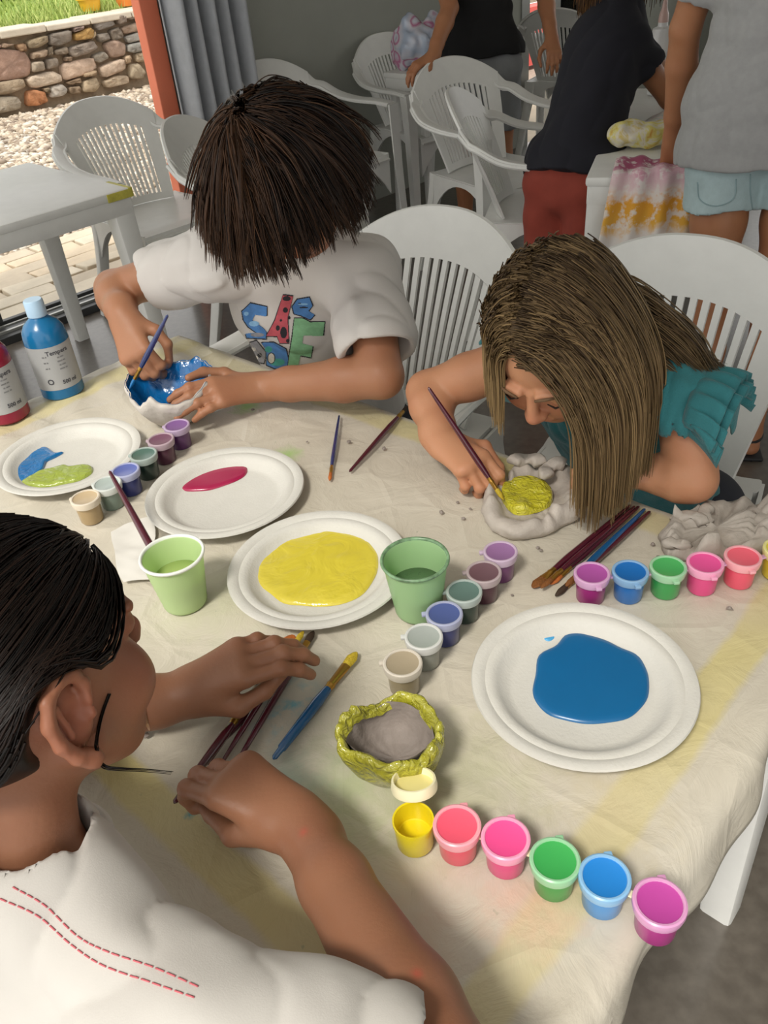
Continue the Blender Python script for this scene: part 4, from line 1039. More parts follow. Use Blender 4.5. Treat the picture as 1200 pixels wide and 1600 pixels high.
bottle(14, 650, 'dark red paint bottle with white label cut by the picture edge', m_plastic('red_bottle', '8a1233', 0.25), m_plastic('red_cap', 'b9a0a8', 0.4), 'Tempera', '500 ml')

# clay pieces: radial shells
m_clay = simple('raw_clay', 'b9b0a6', 0.75, 0.12, 14, 0.5, 70); m_clayd = simple('damp_grey_clay', '8a8079', 0.7, 0.15, 20, 0.6, 60); m_clayw = simple('pale_clay', 'c3bcb4', 0.7, 0.1, 18, 0.5, 60)
def radial(pts, z, n=96):
    q = closed([PZ(x, y, z)[:2] for x, y in pts], n); return q, q.mean(0)
def shell(name, mat, parent, q, c, prof, seed, amp, fr, rag=0.0, close=True, zoff=0.0):
    """prof: (scale of the outline, height, wobble factor); rag: ragged rim height"""
    n = len(q); G = np.zeros((len(prof), n, 3)); th = np.linspace(0, 2 * pi, n, endpoint=False)
    rg = rag * (wob(np.c_[np.cos(th), np.sin(th), 0 * th], 7, seed + 5) + 0.6 * wob(np.c_[np.cos(th), np.sin(th), 0 * th], 17, seed + 6))
    for i, (s, h, w) in enumerate(prof):
        p = np.c_[c + (q - c) * s, np.full(n, h)]; d = np.c_[q - c, 0 * q[:, :1]]; d /= np.linalg.norm(d, axis=1)[:, None]
        p = p + d * (amp * w * (wob(p, fr, seed) + 0.5 * wob(p, fr * 2.3, seed + 1)))[:, None]
        p[:, 2] += w * rg * (h / max(x[1] for x in prof)) + w * 0.4 * amp * wob(p, fr * 1.4, seed + 2) * (h > 0.004); G[i] = p
    G[:, :, 2] += ZC + zoff; mb = MB(); mb.grid(G, closed_v=True)
    if close:
        o = (len(prof) - 1) * n; k = len(mb.V); mb.V.append((c[0], c[1], float(G[-1, :, 2].mean()))); mb.F += [(o + j, o + (j + 1) % n, k) for j in range(n)]
    o = mb.build(name, mat, parent); return o
def clay(name, label, cat, pts, zr):
    q, c = radial(pts, ZC + zr); t = thing(name, label, cat, A3(c[0], c[1], ZC)); return t, q, c
def rel(o, t): o.data.transform(Matrix.Translation(-t.location)); return o
# yellow painted bowl
t, q, c = clay('clay_bowl', 'lumpy clay bowl painted yellow outside with bare grey inside', 'clay bowl', [(522, 1160), (538, 1124), (576, 1098), (626, 1086), (666, 1102), (692, 1139), (694, 1168), (660, 1191), (604, 1200), (550, 1187)], 0.050)
m_yc = m_paint('yellow_green_glaze', 'b0ac34', 0.22, 0.35, 0.8, 75, 'c9c55a', 0.6)
rel(shell('painted_shell', m_yc, t, q, c, [(0.45, 0.0, 0.3), (0.66, 0.002, 0.6), (0.84, 0.018, 1), (0.97, 0.038, 1.1), (1.0, 0.050, 1.2), (0.96, 0.057, 1.2), (0.89, 0.058, 1.2), (0.82, 0.054, 1.1), (0.77, 0.046, 1.0)], 3, 0.0022, 120, 0.0038, close=False), t)
rel(shell('bare_clay_inside', m_clayd, t, q, c, [(0.80, 0.051, 1.0), (0.74, 0.040, 1.0), (0.64, 0.020, 1.2), (0.35, 0.013, 1.0), (0.15, 0.012, 1.0)], 4, 0.0022, 100, 0.002), t)
# the girl's bowl
t, q, c = clay('clay_bowl', 'ragged flat clay bowl with yellow paint inside that the girl is brushing', 'clay bowl', [(752, 778), (758, 755), (790, 745), (800, 722), (832, 716), (870, 712), (896, 730), (902, 760), (905, 786), (880, 800), (850, 815), (800, 822), (765, 806)], 0.028)
rel(shell('clay_body', m_clay, t, q, c, [(0.55, 0.0, 0.2), (0.95, 0.001, 0.4), (1.0, 0.006, 0.8), (1.0, 0.014, 1.0), (0.95, 0.021, 1.2), (0.86, 0.024, 1.3), (0.77, 0.022, 1.3), (0.68, 0.014, 1.0), (0.60, 0.010, 0.8), (0.4, 0.009, 0.5)], 8, 0.0030, 120, 0.0045), t)
for k, (px, py) in enumerate(((822, 728), (875, 738))):
    w = PZ(px, py, ZC + 0.03) - A3(c[0], c[1], ZC); bm = MB(); th = np.linspace(0, 2.6, 10); bm.sweep(np.array([w + 0.020 * A3(cos(a + k), sin(a + k), 0.12 * sin(3 * a)) for a in th]), np.array([rrect(0.012 + 0.004 * sin(4 * a), 0.020, 0.004, 2) for a in th]), A3(0, 0, 1)); bm.build('clay_flap', m_clay, t)
o = puddle('', '', [(784, 782), (786, 760), (808, 752), (835, 752), (860, 764), (862, 788), (836, 802), (804, 804)], m_paint('yellow_glaze_wet', 'd0c832', 0.15, 0.12, 0.7, 90, 'dcd84e', 0.7), 0.010, 12, 0.0022, ZC + 0.010, t, 'yellow_paint'); rel(o, t)
# the boy's bowl
t, q, c = clay('clay_bowl', 'pale clay bowl painted glossy blue inside, held by the boy', 'clay bowl', [(194, 610), (208, 583), (240, 572), (285, 570), (325, 572), (328, 600), (305, 622), (270, 632), (235, 634), (208, 628)], 0.062)
m_bl = m_paint('wet_blue_glaze', '0f6cb0', 0.14, 0.2, 0.35, 40, '2f8fd0', 0.8)
rel(shell('clay_body', m_clayw, t, q, c, [(0.35, 0.0, 0.3), (0.52, 0.002, 0.6), (0.75, 0.020, 1), (0.93, 0.045, 1.2), (1.0, 0.060, 1.5), (0.97, 0.066, 1.6), (0.93, 0.066, 1.6)], 15, 0.0020, 80, 0.0032, close=False), t)
rel(shell('blue_paint_inside', m_bl, t, q, c, [(0.965, 0.0670, 1.6), (0.93, 0.065, 1.6), (0.88, 0.055, 1.4), (0.72, 0.030, 1.0), (0.5, 0.013, 0.8), (0.2, 0.010, 0.6)], 15, 0.0020, 80, 0.0032), t)
# loose clay on the right
t, q, c = clay('clay_piece', 'crumbling slab of raw grey clay lying at the right end of the table', 'clay', [(1035, 838), (1050, 808), (1080, 800), (1100, 782), (1160, 776), (1210, 788), (1230, 820), (1200, 850), (1140, 862), (1080, 866), (1045, 858)], 0.014)
rel(shell('clay_body', m_clay, t, q, c, [(0.8, 0.0, 0.3), (1.0, 0.002, 0.8), (1.0, 0.012, 1.2), (0.90, 0.024, 1.5), (0.76, 0.020, 1.6), (0.60, 0.012, 1.4), (0.40, 0.016, 1.8), (0.2, 0.013, 1.5)], 21, 0.0045, 85, 0.007), t)
for k, (px, py, s) in enumerate(((1075, 822, 0.020), (1120, 806, 0.016), (1056, 842, 0.014), (1165, 806, 0.02))):
    w = PZ(px, py, ZC + 0.016) - A3(c[0], c[1], ZC); th = np.linspace(0, 2.2, 8)
    MB().sweep(np.array([w + s * A3(cos(a + k * 1.7), sin(a + k * 1.7), 0.2 * sin(2 * a)) for a in th]), np.array([rrect(0.010 + 0.003 * sin(5 * a), 0.016, 0.004, 2) for a in th]), A3(0, 0, 1)).build('clay_flap', m_clay, t)
# crumbs
r = np.random.default_rng(2); mb = MB()
for px, py in [(735, 795), (690, 800), (845, 860), (840, 855), (600, 700), (545, 690), (725, 810), (235, 1140), (228, 1150), (800, 930), (1140, 950), (395, 640), (780, 770), (715, 785), (480, 690), (1020, 850), (1030, 870)]:
    b = PZ(px, py, ZC + 0.002); s = r.uniform(0.002, 0.0045)
    v = iv * s * r.uniform(0.6, 1.2, (len(iv), 1)); mb.add(v * A3(1, 1, .6) + b, [tuple(f) for f in itf])
tag(mb.build('clay_crumbs', m_clayd, smooth=False), 'dry crumbs of clay scattered on the cloth', 'crumbs', kind='stuff')
# crumpled tissue beside the cup
G = np.zeros((16, 16, 3)); cor = [PZ(x, y, ZC) for x, y in ((175, 835), (235, 812), (252, 905), (190, 915))]
for i in range(16):
    for j in range(16):
        u, v = i / 15, j / 15; p = (cor[0] * (1 - u) + cor[1] * u) * (1 - v) + (cor[3] * (1 - u) + cor[2] * u) * v
        p = p + A3(0.004 * wob(p, 60, 3), 0.004 * wob(p, 60, 4), 0.004 + 0.0018 * wob(p, 110, 5) + 0.001 * wob(p, 200, 6)); G[i, j] = p
o = MB().grid(G).build('paper_tissue', simple('tissue', 'd9d6cf', 0.7, 0.03), None); tag(o, 'crumpled white tissue under the edge of the crimson plate', 'tissue'); inworld(o, cor[0]); o.location = cor[0]

# ================================================================== PEOPLE
def frame3(yaw, pitch, roll):
    y, p, ro = radians(yaw), radians(pitch), radians(roll)
    f = A3(sin(y) * cos(p), cos(y) * cos(p), -sin(p)); r0 = A3(cos(y), -sin(y), 0); u0 = np.cross(r0, f)
    return f, cos(ro) * u0 + sin(ro) * r0
def person(label, at): return thing('person', label, 'person', at)
def fmesh(F, name, mat, parent, disp=None):
    if disp is not None: F.disp = disp
    V, Q = F.mesh(); return mesh_obj(name, V - A3(*parent.location), Q, mat, parent)
def arm(F, S, E, W, k=1.0, up=0.040):
    F.chain([S, (S + E) / 2 + 0.0, E], [up * k, 0.037 * k, 0.0335 * k], 0.012)
    m = E + (W - E) * 0.3
    F.chain([E, m, E + (W - E) * 0.75, W], [0.0325 * k, 0.0345 * k, 0.027 * k, 0.0225 * k], 0.012)
def creases(segs):
    """segs: (a, b, width, height): raised folds along segments"""
    S = [(np.asarray(a, float), np.asarray(b, float), w, h) for a, b, w, h in segs]
    def fn(p):
        d = np.zeros(len(p))
        for a, b, w, h in S:
            ab = b - a; t = np.clip(((p - a) @ ab) / (ab @ ab), 0, 1); q = np.linalg.norm(p - a - t[:, None] * ab, axis=1)
            d -= 1.6 * h * np.exp(-(q / w) ** 2) * np.sin(np.clip(t * pi, 0.25, pi - 0.25))
        return d
    return fn
def fold(p, s, seed):
    a = wob(p, s, seed); return 0.6 - 1.3 * np.sqrt(np.abs(a) + 0.02)
def seated_lower(root, hipL, hipR, kneeL, kneeR, mat, shoe, bare=None):
    F = Field(0.008)
    F.cap(hipL, hipR, 0.085, 0.085, 0.03)
    ank = []
    for h, k in ((hipL, kneeL), (hipR, kneeR)):
        a = A3(k[0] * 0.9 + h[0] * 0.1, k[1] * 0.9 + h[1] * 0.1, 0.09); ank.append((a, nrm((k - h) * A3(1, 1, 0))))
        F.chain([h, k, a], [0.078, 0.055, 0.040], 0.03)
    fmesh(F, 'trousers', mat, root)
    for a, d in ank:
        G = Field(0.007); t = a * A3(1, 1, 0) + A3(0, 0, 0.03); G.cap(t - d * 0.04, t + d * 0.10, 0.032, 0.026, 0.02); G.cap(a + A3(0, 0, 0.01), t, 0.036, 0.032, 0.02)
        G.plane(A3(0, 0, 0.004), A3(0, 0, -1)); fmesh(G, 'shoe', shoe, root)

m_skb = skin('boy_skin', 'a47457', '93583f'); m_skg = skin('girl_skin', 'c08a68', 'b4684f'); m_skf = skin('child_skin', '8d6148', '804b37'); m_ska = skin('adult_skin', 'a87453', '965c40')
m_tee = simple('white_cotton', 'c6c1bc', 0.85, 0.03, 12, 0.06, 900, sheen=0.15); m_tee2 = simple('white_cotton_b', 'c2beb8', 0.85, 0.03, 12, 0.06, 900, sheen=0.15)
m_teal = simple('teal_cotton', '2a7277', 0.85, 0.12, 16, 0.3, 500, sheen=0.2); m_dark = simple('dark_denim', '2b2c34', 0.9, 0.1); m_shoe = simple('grey_shoe', '55565a', 0.7, 0.1)
m_pat = simple('dark_patterned_cloth', '3d2c38', 0.9, 0.6, 60)
m_hb = hairmat('dark_brown_hair', '140d0a', '5a3e2a'); m_hg = hairmat('light_brown_hair', '3c2c1b', 'a88c62'); m_hf = hairmat('black_brown_hair', '0a0706', '2f2019', 0.38)

def torso_f(F, neck, SL, SR, hip, r=1.0, k=0.03, sq=0.70):
    """trunk: flattened capsules between hips and chest, shoulders"""
    ch = neck * 0.72 + hip * 0.28; fwd_ = nrm(np.cross(SL - SR, neck - hip))
    F.cap(hip, ch, 0.118 * r, 0.125 * r, k, flat=fwd_, sq=sq); F.cap(ch, neck - (neck - hip) * 0.05, 0.115 * r, 0.07 * r, k, flat=fwd_, sq=0.72)
    F.cap(SL * 0.92 + neck * 0.08, neck, 0.048 * r, 0.055 * r, k); F.cap(SR * 0.92 + neck * 0.08, neck, 0.048 * r, 0.055 * r, k); F.cap(SL, SR, 0.045 * r, 0.045 * r, k)
    return fwd_

# ------------------------------------------------------------------ the boy
def boy():
    root = person('child with dark mop of hair in white lettered t-shirt, painting a clay bowl blue', A3(-0.10, 1.50, 0.0))
    f, u = frame3(213, 50, 0); H = Head(P(448, 290, 1.28), f, u, 0.93)
    SR, SL = A3(-0.245, 1.395, 0.935), A3(0.005, 1.345, 0.905); NK = A3(-0.122, 1.365, 0.972); HIP = A3(-0.05, 1.63, 0.46)
    ER = P(178, 452, 1.655); WR = P(192, 492, 1.53); EL = P(596, 588, 1.345); WL = PZ(408, 604, 0.752)
    F = Field(0.0025); add_head(F, H, NK, ear=True)
    torso_f(F, NK - A3(0, 0, .012), SL, SR, NK * 0.6 + HIP * 0.4, 0.80)
    arm(F, SR, ER, WR, 1.0); arm(F, SL, EL, WL, 1.04)
    K = P(208, 543, 1.50)
    add_hand(F, WR, K - WR, A3(-0.30, -0.75, 0.55), 1, 0.152, ((52, 58, 30), (46, 55, 30), (42, 55, 30), (38, 52, 30)), ((-0.27, 0.30, -0.12), (-0.30, 0.46, -0.22), (-0.20, 0.58, -0.34)), (-2, 0, 1, 3))
    KL = PZ(345, 612, 0.768)
    add_hand(F, WL, KL - WL, A3(-0.05, -0.45, 0.85), -1, 0.156, ((14, 22, 14), (14, 24, 14), (14, 22, 14), (14, 22, 14)), ((-0.30, 0.30, -0.05), (-0.36, 0.52, -0.06), (-0.32, 0.70, -0.08)), (-3, 0, 2, 4))
    b = fmesh(F, 'body', m_skb, root); L = A3(*root.location)
    blush(b, [(H.at(s * 0.033, 0.075, -0.035) - L, 0.03, 0.5) for s in (-1, 1)] + [(H.at(0, 0.088, -0.059) - L, 0.016, 0.9)])
    # shirt
    F = Field(0.0035); fw = torso_f(F, NK, SL, SR, HIP, 1.06)
    cR = SR + (ER - SR) * 0.46; cL = SL + (EL - SL) * 0.66
    F.cap(SR, cR, 0.055, 0.056, 0.03); F.cap(SL, cL, 0.058, 0.066, 0.03)
    for S_, c_, e_, ri in ((SR, cR, ER, 0.050), (SL, cL, EL, 0.060)):
        d = nrm(e_ - S_); F.ell(c_ + d * 0.060, A3(0.09, 0.09, 0.052), np.array([nrm(np.cross(d, A3(0.3, 0.1, 1))), np.cross(d, nrm(np.cross(d, A3(0.3, 0.1, 1)))), d]), 0.003, 's')
        F.cap(S_ + (c_ - S_) * 0.65, e_, ri * 0.80, ri, 0.003, op='s')
    F.cap(NK + A3(0, 0, 0.012), NK + A3(0, 0.01, 0.06), 0.046, 0.05, 0.004, op='s')
    cr = creases([(P(250, 415, 1.5), P(355, 400, 1.40), 0.012, 0.004), (P(262, 445, 1.5), P(375, 430, 1.38), 0.012, 0.005), (P(300, 455, 1.46), P(385, 440, 1.38), 0.008, 0.004), (P(470, 425, 1.30), P(430, 470, 1.33), 0.010, 0.004),
                  (P(530, 430, 1.32), P(500, 545, 1.36), 0.012, 0.005), (P(545, 430, 1.33), P(560, 540, 1.33), 0.012, 0.004), (P(360, 430, 1.36), P(370, 540, 1.4), 0.016, 0.006), (P(395, 440, 1.36), P(380, 520, 1.4), 0.010, 0.004)])
    sh = fmesh(F, 'shirt', m_tee, root, lambda p: cr(p) + 0.0042 * fold(p * A3(1, 1, 0.5), 62, 4) + 0.0012 * wob(p, 90, 5)); sh['label'] = 'white t-shirt with drawn letters on the chest'
    MBn = MB(); a = np.linspace(0, 2 * pi, 40); ax = nrm(H.at(0, -0.02, -0.05) - NK); e1 = nrm(np.cross(ax, A3(1, 0, 0))); e2 = np.cross(ax, e1)
    shirt_print(sh, root)
    seated_lower(root, HIP + A3(-.06, .06, 0), HIP + A3(.06, -.06, 0), HIP + A3(-.33, -.20, .01), HIP + A3(-.20, -.33, .01), m_dark, m_shoe)
    # hair: a thick mop falling from the crown
    r = np.random.default_rng(21); c, rad = H.skull(0.006); n = 1150
    wh = nrm(-0.30 * H.f + 0.9 * H.u + 0.14 * H.r)                    # whorl
    e1 = nrm(np.cross(wh, H.r)); e2 = np.cross(wh, e1)
    al = r.uniform(0, 2 * pi, n); th = r.uniform(0.10, 1.55, n) ** 0.9
    dirs = np.cos(th)[:, None] * wh + np.sin(th)[:, None] * (np.cos(al)[:, None] * e1 + np.sin(al)[:, None] * e2)
    fc = dirs @ H.f; ud = dirs @ H.u
    keep = ~((fc > 0.45) & (ud < 0.25)); dirs, al, th = dirs[keep], al[keep], th[keep]; n = len(dirs)
    tang = -np.sin(th)[:, None] * wh + np.cos(th)[:, None] * (np.cos(al)[:, None] * e1 + np.sin(al)[:, None] * e2)
    tang = tang + 0.25 * np.cross(dirs, tang) + 0.12 * r.normal(size=(n, 3))
    layer = r.uniform(0.0, 0.016, n)
    roots = c + ((dirs @ H.ax.T) * (rad + 0.001)) @ H.ax + dirs * layer[:, None]
    ln = (0.138 - 0.050 * np.clip(th - 0.4, 0, 1.2)) * r.uniform(0.85, 1.08, n)
    ln = np.where((dirs @ H.f) > 0.1, ln * 1.06, ln * (1 + 0.35 * np.clip(-(dirs @ H.r), 0, 1)))
    coll = [(c, rad + 0.005, H.ax)]
    S = hair_sim(roots, tang, ln, 0.10, 14, coll, stiff=0.9, seed=3, wave=0.04)
    ok = np.linalg.norm(((S - c) @ H.ax.T) / (rad + 0.005), axis=2).max(1) < 1.95; S = S[ok]; dirs = dirs[ok]; layer = layer[ok]; roots = roots[ok]
    S = clump(S + (dirs * layer[:, None])[:, None, :] * 0.5, 7, 0.0030, 3); roots = np.repeat(roots, 7, 0); n = len(S)
    V, Fq, ix = strand_mesh(S, 0.00095 * r.uniform(0.8, 1.5, n), 0.2); tint = np.clip(0.22 + 0.22 * r.normal(size=n) + 0.25 * (((roots - c) @ RGT) < -0.03), 0, 1)  # camera-left strands tinted lighter: a highlight painted into the hair colour
    G = Field(0.004); G.ell(c, rad + 0.004, H.ax, 0.01); G.ell(H.at(0, 0.075, -0.045), A3(0.062, 0.062, 0.088), H.ax, 0.012, 's'); G.ell(H.at(0, -0.05, -0.11), A3(.07, .07, .05), H.ax, 0.01, 's'); Vc, Qc = G.mesh()
    hair_obj([(V - L, Fq, tint[ix]), (Vc - L, Qc, np.full(len(Vc), 0.08))], m_hb, root)['label'] = 'dark brown mop of hair falling over the face'
    # his brush, held above the bowl
    br('navy brush with a wet blue tip held over the blue bowl', (203, 607), (262, 492), m_nav, m_brb, 0.0042, 1.1, ZC + 0.072, 0.915, fer=0.30, bri=0.14)

def poly_in(px, py, poly):
    ins = np.zeros(px.shape, bool); p = np.asarray(poly, float); j = len(p) - 1
    for i in range(len(p)):
        c = ((p[i, 1] > py) != (p[j, 1] > py)) & (px < (p[j, 0] - p[i, 0]) * (py - p[i, 1]) / (p[j, 1] - p[i, 1] + 1e-12) + p[i, 0]); ins ^= c; j = i
    return ins
def shirt_print(sh, root):
    cv = lambda l: [(340 + a / 3.75, 420 + b / 3.75) for a, b in l]; el = lambda x, y, a, b: [(x + a * cos(t), y + b * sin(t)) for t in np.linspace(0, 6.28, 17)[:-1]]
    S_ = [(145, 250), (195, 200), (290, 222), (287, 278), (222, 268), (205, 300), (262, 340), (288, 368), (284, 408), (172, 402), (166, 378), (228, 372), (182, 338), (155, 300)]
    Aa = [(383, 153), (442, 160), (410, 285), (418, 432), (365, 432), (350, 392), (288, 392), (298, 372), (338, 300)]
    Bd = [(438, 220), (468, 178), (538, 166), (556, 215), (532, 245), (568, 268), (542, 296), (490, 272), (450, 262)]
    Ee = [(450, 290), (500, 290), (542, 312), (627, 310), (617, 392), (502, 390), (497, 436), (557, 450), (547, 517), (487, 505), (465, 595), (408, 595), (425, 480), (440, 390)]
    Dd = [(258, 432), (330, 430), (400, 468), (418, 540), (402, 592), (340, 582), (290, 562), (285, 470)]
    Dk = [(190, 432), (230, 420), (252, 450), (287, 490), (272, 552), (230, 542), (195, 500)]; Bt = [(478, 582), (500, 560), (583, 575), (560, 595)]
    def grow(p, g=7): q = np.asarray(p, float); c = q.mean(0); d = q - c; return [tuple(c + v * (1 + g / (np.linalg.norm(v) + 1))) for v in d]
    K, BL, LB, RD, GR, TG, GY, WH = 0, 1, 2, 3, 4, 5, 6, 7
    layers = []
    for p, c in ((S_, BL), (Dk, GY), (Dd, BL), (Ee, GR), (Aa, RD), (Bd, BL), (Bt, K)): layers += [(grow(p), K), (p, c)]
        # body colours with drawn details
    layers += [(el(215, 320, 30, 16), LB), (el(235, 385, 40, 12), GY), (el(170, 262, 14, 12), LB), (el(350, 545, 45, 22), TG), (el(300, 470, 22, 18), TG), (el(316, 522, 24, 34), K), (el(316, 522, 19, 29), WH),
               (el(405, 172, 24, 15), K), (el(398, 240, 15, 16), K), (el(354, 345, 12, 16), K), (el(388, 372, 20, 34), K), (el(412, 420, 10, 12), K), (el(372, 300, 7, 8), K), (el(420, 285, 7, 10), K),
               (el(212, 470, 14, 12), WH), (el(248, 505, 14, 14), K), (el(230, 520, 10, 12), WH), (el(500, 205, 30, 6), LB), (el(505, 225, 26, 5), K), (el(480, 200, 10, 3), K)]
    st = 0.32; xs = np.arange(376, 512, st * 2); ys = np.arange(458, 584, st * 2); X, Y = np.meshgrid(xs, ys, indexing='ij'); cx, cy = X[:-1, :-1] + st, Y[:-1, :-1] + st
    lab = np.full(cx.shape, -1)
    for p, c in layers: lab[poly_in(cx, cy, cv(p))] = c
    me = sh.data; off = A3(*root.location); bv = BVHTree.FromPolygons([tuple(v.co) for v in me.vertices], [tuple(p.vertices) for p in me.polygons]); ids = {}; V = []; F = []; mi = []
    o = Vector(CAM - off)
    def vid(i, j):
        if (i, j) not in ids:
            h = bv.ray_cast(o, Vector(ray(X[i, j], Y[i, j])))
            if h[0] is None: ids[(i, j)] = None
            else: ids[(i, j)] = len(V); V.append(h[0] + h[1] * 0.0009)
        return ids[(i, j)]
    for i, j in np.argwhere(lab >= 0):
        q = [vid(i, j), vid(i + 1, j), vid(i + 1, j + 1), vid(i, j + 1)]
        if None in q: continue
        if max((V[a] - V[q[0]]).length for a in q) > 0.006: continue
        F.append(tuple(q[::-1])); mi.append(lab[i, j])
    mats = [simple('print_%d' % i, c, 0.85, 0.18, 60) for i, c in enumerate(('25242a', '4a7bb4', '86b4d8', 'b8525c', '7fb286', '3f9a92', '8d8c92', 'd6d2cd'))]
    pr = mesh_obj('chest_print', V, F, mats, sh); pr.data.polygons.foreach_set('material_index', np.array(mi, np.int32)); pr['label'] = 'colourful letters and doodles printed on the chest'
boy()

# ------------------------------------------------------------------ the girl
def girl():
    root = person('child with long light brown hair in teal top, bent over a yellow-painted clay bowl', A3(0.40, 1.15, 0.0)); L = A3(*root.location)
    f, u = frame3(216, 40, 0); nose = P(830, 664, 1.08); H = Head(nose - 0.108 * f + 0.027 * u, f, u, 0.98)
    SR, SL = A3(0.205, 1.085, 0.852), A3(0.402, 0.925, 0.845); NK = A3(0.305, 1.04, 0.885); HIP = A3(0.50, 1.23, 0.47)
    ER = PZ(668, 612, 0.795); WR = PZ(690, 690, 0.768); EL = PZ(1082, 748, 0.758); WL = PZ(1012, 738, 0.750)
    F = Field(0.0025); add_head(F, H, NK)
    torso_f(F, NK - A3(0, 0, .01), SL, SR, NK * 0.6 + HIP * 0.4, 0.76)
    arm(F, SR, ER, WR, 0.92); arm(F, SL, EL, WL, 0.92)
    K = PZ(742, 728, 0.765)
    add_hand(F, WR, K - WR, A3(-0.25, -0.05, 0.95), 1, 0.138, ((45, 55, 25), (52, 58, 30), (55, 60, 30), (58, 60, 30)), ((-0.30, 0.32, -0.10), (-0.26, 0.56, -0.22), (-0.14, 0.72, -0.34)))
    KL = PZ(975, 738, 0.757); add_hand(F, WL, KL - WL, A3(0, -0.2, 1), -1, 0.130, ((45, 60, 35),) * 4, ((-0.24, 0.34, -0.12), (-0.20, 0.50, -0.16), (-0.12, 0.62, -0.18)))
    b = fmesh(F, 'body', m_skg, root)
    blush(b, [(H.at(s * 0.035, 0.075, -0.035) - L, 0.028, 0.6) for s in (-1, 1)] + [(H.at(0, 0.105, -0.028) - L, 0.014, 0.5), (H.at(0, 0.088, -0.059) - L, 0.014, 1.0)])
    for s in (-1, 1):       # eyebrows and lowered lashes
        pts = [H.at(s * x, y, z) for x, y, z in ((0.012, 0.0945, 0.020), (0.026, 0.0915, 0.0245), (0.042, 0.083, 0.021))]
        MB().tube(np.array(pts) - L, [0.0016, 0.0022, 0.0010], 6).build('eyebrow', simple('brow_hair', '6b5138', 0.8), root)
        pts = [H.at(s * x, y, z) for x, y, z in ((0.020, 0.0865, -0.004), (0.031, 0.0885, -0.0065), (0.044, 0.082, -0.003))]
        MB().tube(np.array(pts) - L, [0.0008, 0.0015, 0.0008], 6).build('eyelashes', simple('lash', '2b1d14', 0.8), root)
    # teal top with flutter sleeve
    F = Field(0.0035); torso_f(F, NK, SL, SR, HIP, 1.0); 
    cL = SL + (EL - SL) * 0.25; out = nrm(SL - SR)
    F.cap(SL - out * 0.02, SL + out * 0.012 + A3(0, 0, -0.012), 0.048, 0.050, 0.02); F.cap(SR + out * 0.05, SR + out * 0.02, 0.046, 0.040, 0.02)
    F.cap(SL + (EL - SL) * .3, EL + (EL - SL) * 0.3, 0.052, 0.06, 0.004, op='s'); F.cap(SR + (ER - SR) * .1, ER, 0.044, 0.05, 0.004, op='s')
    F.cap(NK + A3(0, 0, 0.01), H.at(0, -0.03, -0.05), 0.062, 0.06, 0.004, op='s')
    fmesh(F, 'top', m_teal, root, lambda p: 0.004 * fold(p * A3(1, 1, 0.4), 110, 9) + 0.0015 * wob(p, 140, 10))
    # ruffles standing out from the left shoulder: two gathered strips
    for (r0, dz, w, am, sd) in ((0.056, 0.020, 0.050, 0.010, 1), (0.050, -0.012, 0.058, 0.012, 2)):
        nu, nv = 70, 7; G = np.zeros((nu, nv, 3)); fr = nrm(A3(-0.6, -0.75, 0)); bk = -fr
        for i in range(nu):
            t = i / (nu - 1); a = (t - 0.5) * 3.4; base = SL + out * 0.012 + (r0 * sin(a)) * fr + A3(0, 0, r0 * cos(a) * 0.75 + dz * 0.4)
            dirn = nrm(out * 0.9 + A3(0, 0, 0.1 + 0.25 * cos(a)) + 0.35 * sin(a) * fr)
            for j in range(nv):
                v = j / (nv - 1); G[i, j] = base + dirn * w * v + nrm(A3(0, 0, 1) + 0.2 * out) * (am * v * sin(26 * t * 2 + sd) + 0.4 * am * v * sin(47 * t)) - A3(0, 0, 0.022 * v * v)
        o = MB().grid(G - L).build('ruffle', m_teal, root); o.modifiers.new('t', 'SOLIDIFY').thickness = 0.002
    seated_lower(root, HIP + A3(-.055, .055, 0), HIP + A3(.055, -.055, 0), HIP + A3(-.28, -.17, .0), HIP + A3(-.17, -.28, .0), m_dark, m_shoe)
    # long straight hair from a parting
    r = np.random.default_rng(31); c, rad = H.skull(0.004); n = 1100
    t = r.uniform(0, 1, n); s = np.where(r.uniform(size=n) < 0.30, 1.0, -1.0)         # +1: towards her right (picture left)
    ph = -0.95 + 2.30 * t                                                            # along the parting, hairline to nape
    mid = np.cos(ph)[:, None] * H.u - np.sin(ph)[:, None] * H.f
    lat = r.uniform(0.02, 1.25, n) ** 1.1; off = 0.16
    d = np.cos(lat)[:, None] * mid + (np.sin(lat) * s)[:, None] * H.r + off * H.r * (1 - lat[:, None] / 1.3); d /= np.linalg.norm(d, axis=1)[:, None]
    fwdc = d @ H.f; upc = d @ H.u
    keep = ~((fwdc > 0.60) & (upc < 0.44)) & ~((fwdc > 0.25) & (upc < 0.05)); d, s, lat, mid, ph = d[keep], s[keep], lat[keep], mid[keep], ph[keep]; n = len(d)
    tang = -np.sin(lat)[:, None] * mid + (np.cos(lat) * s)[:, None] * H.r - 0.30 * H.f * (fwdc[keep][:, None] > 0.2) * 1.0
    lay = r.uniform(0, 0.009, n); roots = c + ((d @ H.ax.T) * (rad + 0.001)) @ H.ax + d * lay[:, None]
    coll = [(c, rad + 0.004, H.ax), (H.at(0, 0.035, -0.045), A3(0.060, 0.060, 0.070), H.ax), (SL, np.full(3, 0.064), np.eye(3))]
    ln = np.where(s > 0, 0.14, 0.265) * r.uniform(0.85, 1.05, n)
    cmb = np.where(s[:, None] > 0, A3(0.22, 0.42, -0.12), -0.30 * H.r - 0.10 * H.f)
    S1 = hair_sim(roots, tang + 0.02 * r.normal(size=(n, 3)), ln, 0.40, 22, coll, zmin=ZC, stiff=0.85, seed=5, wave=0.004, comb=cmb)
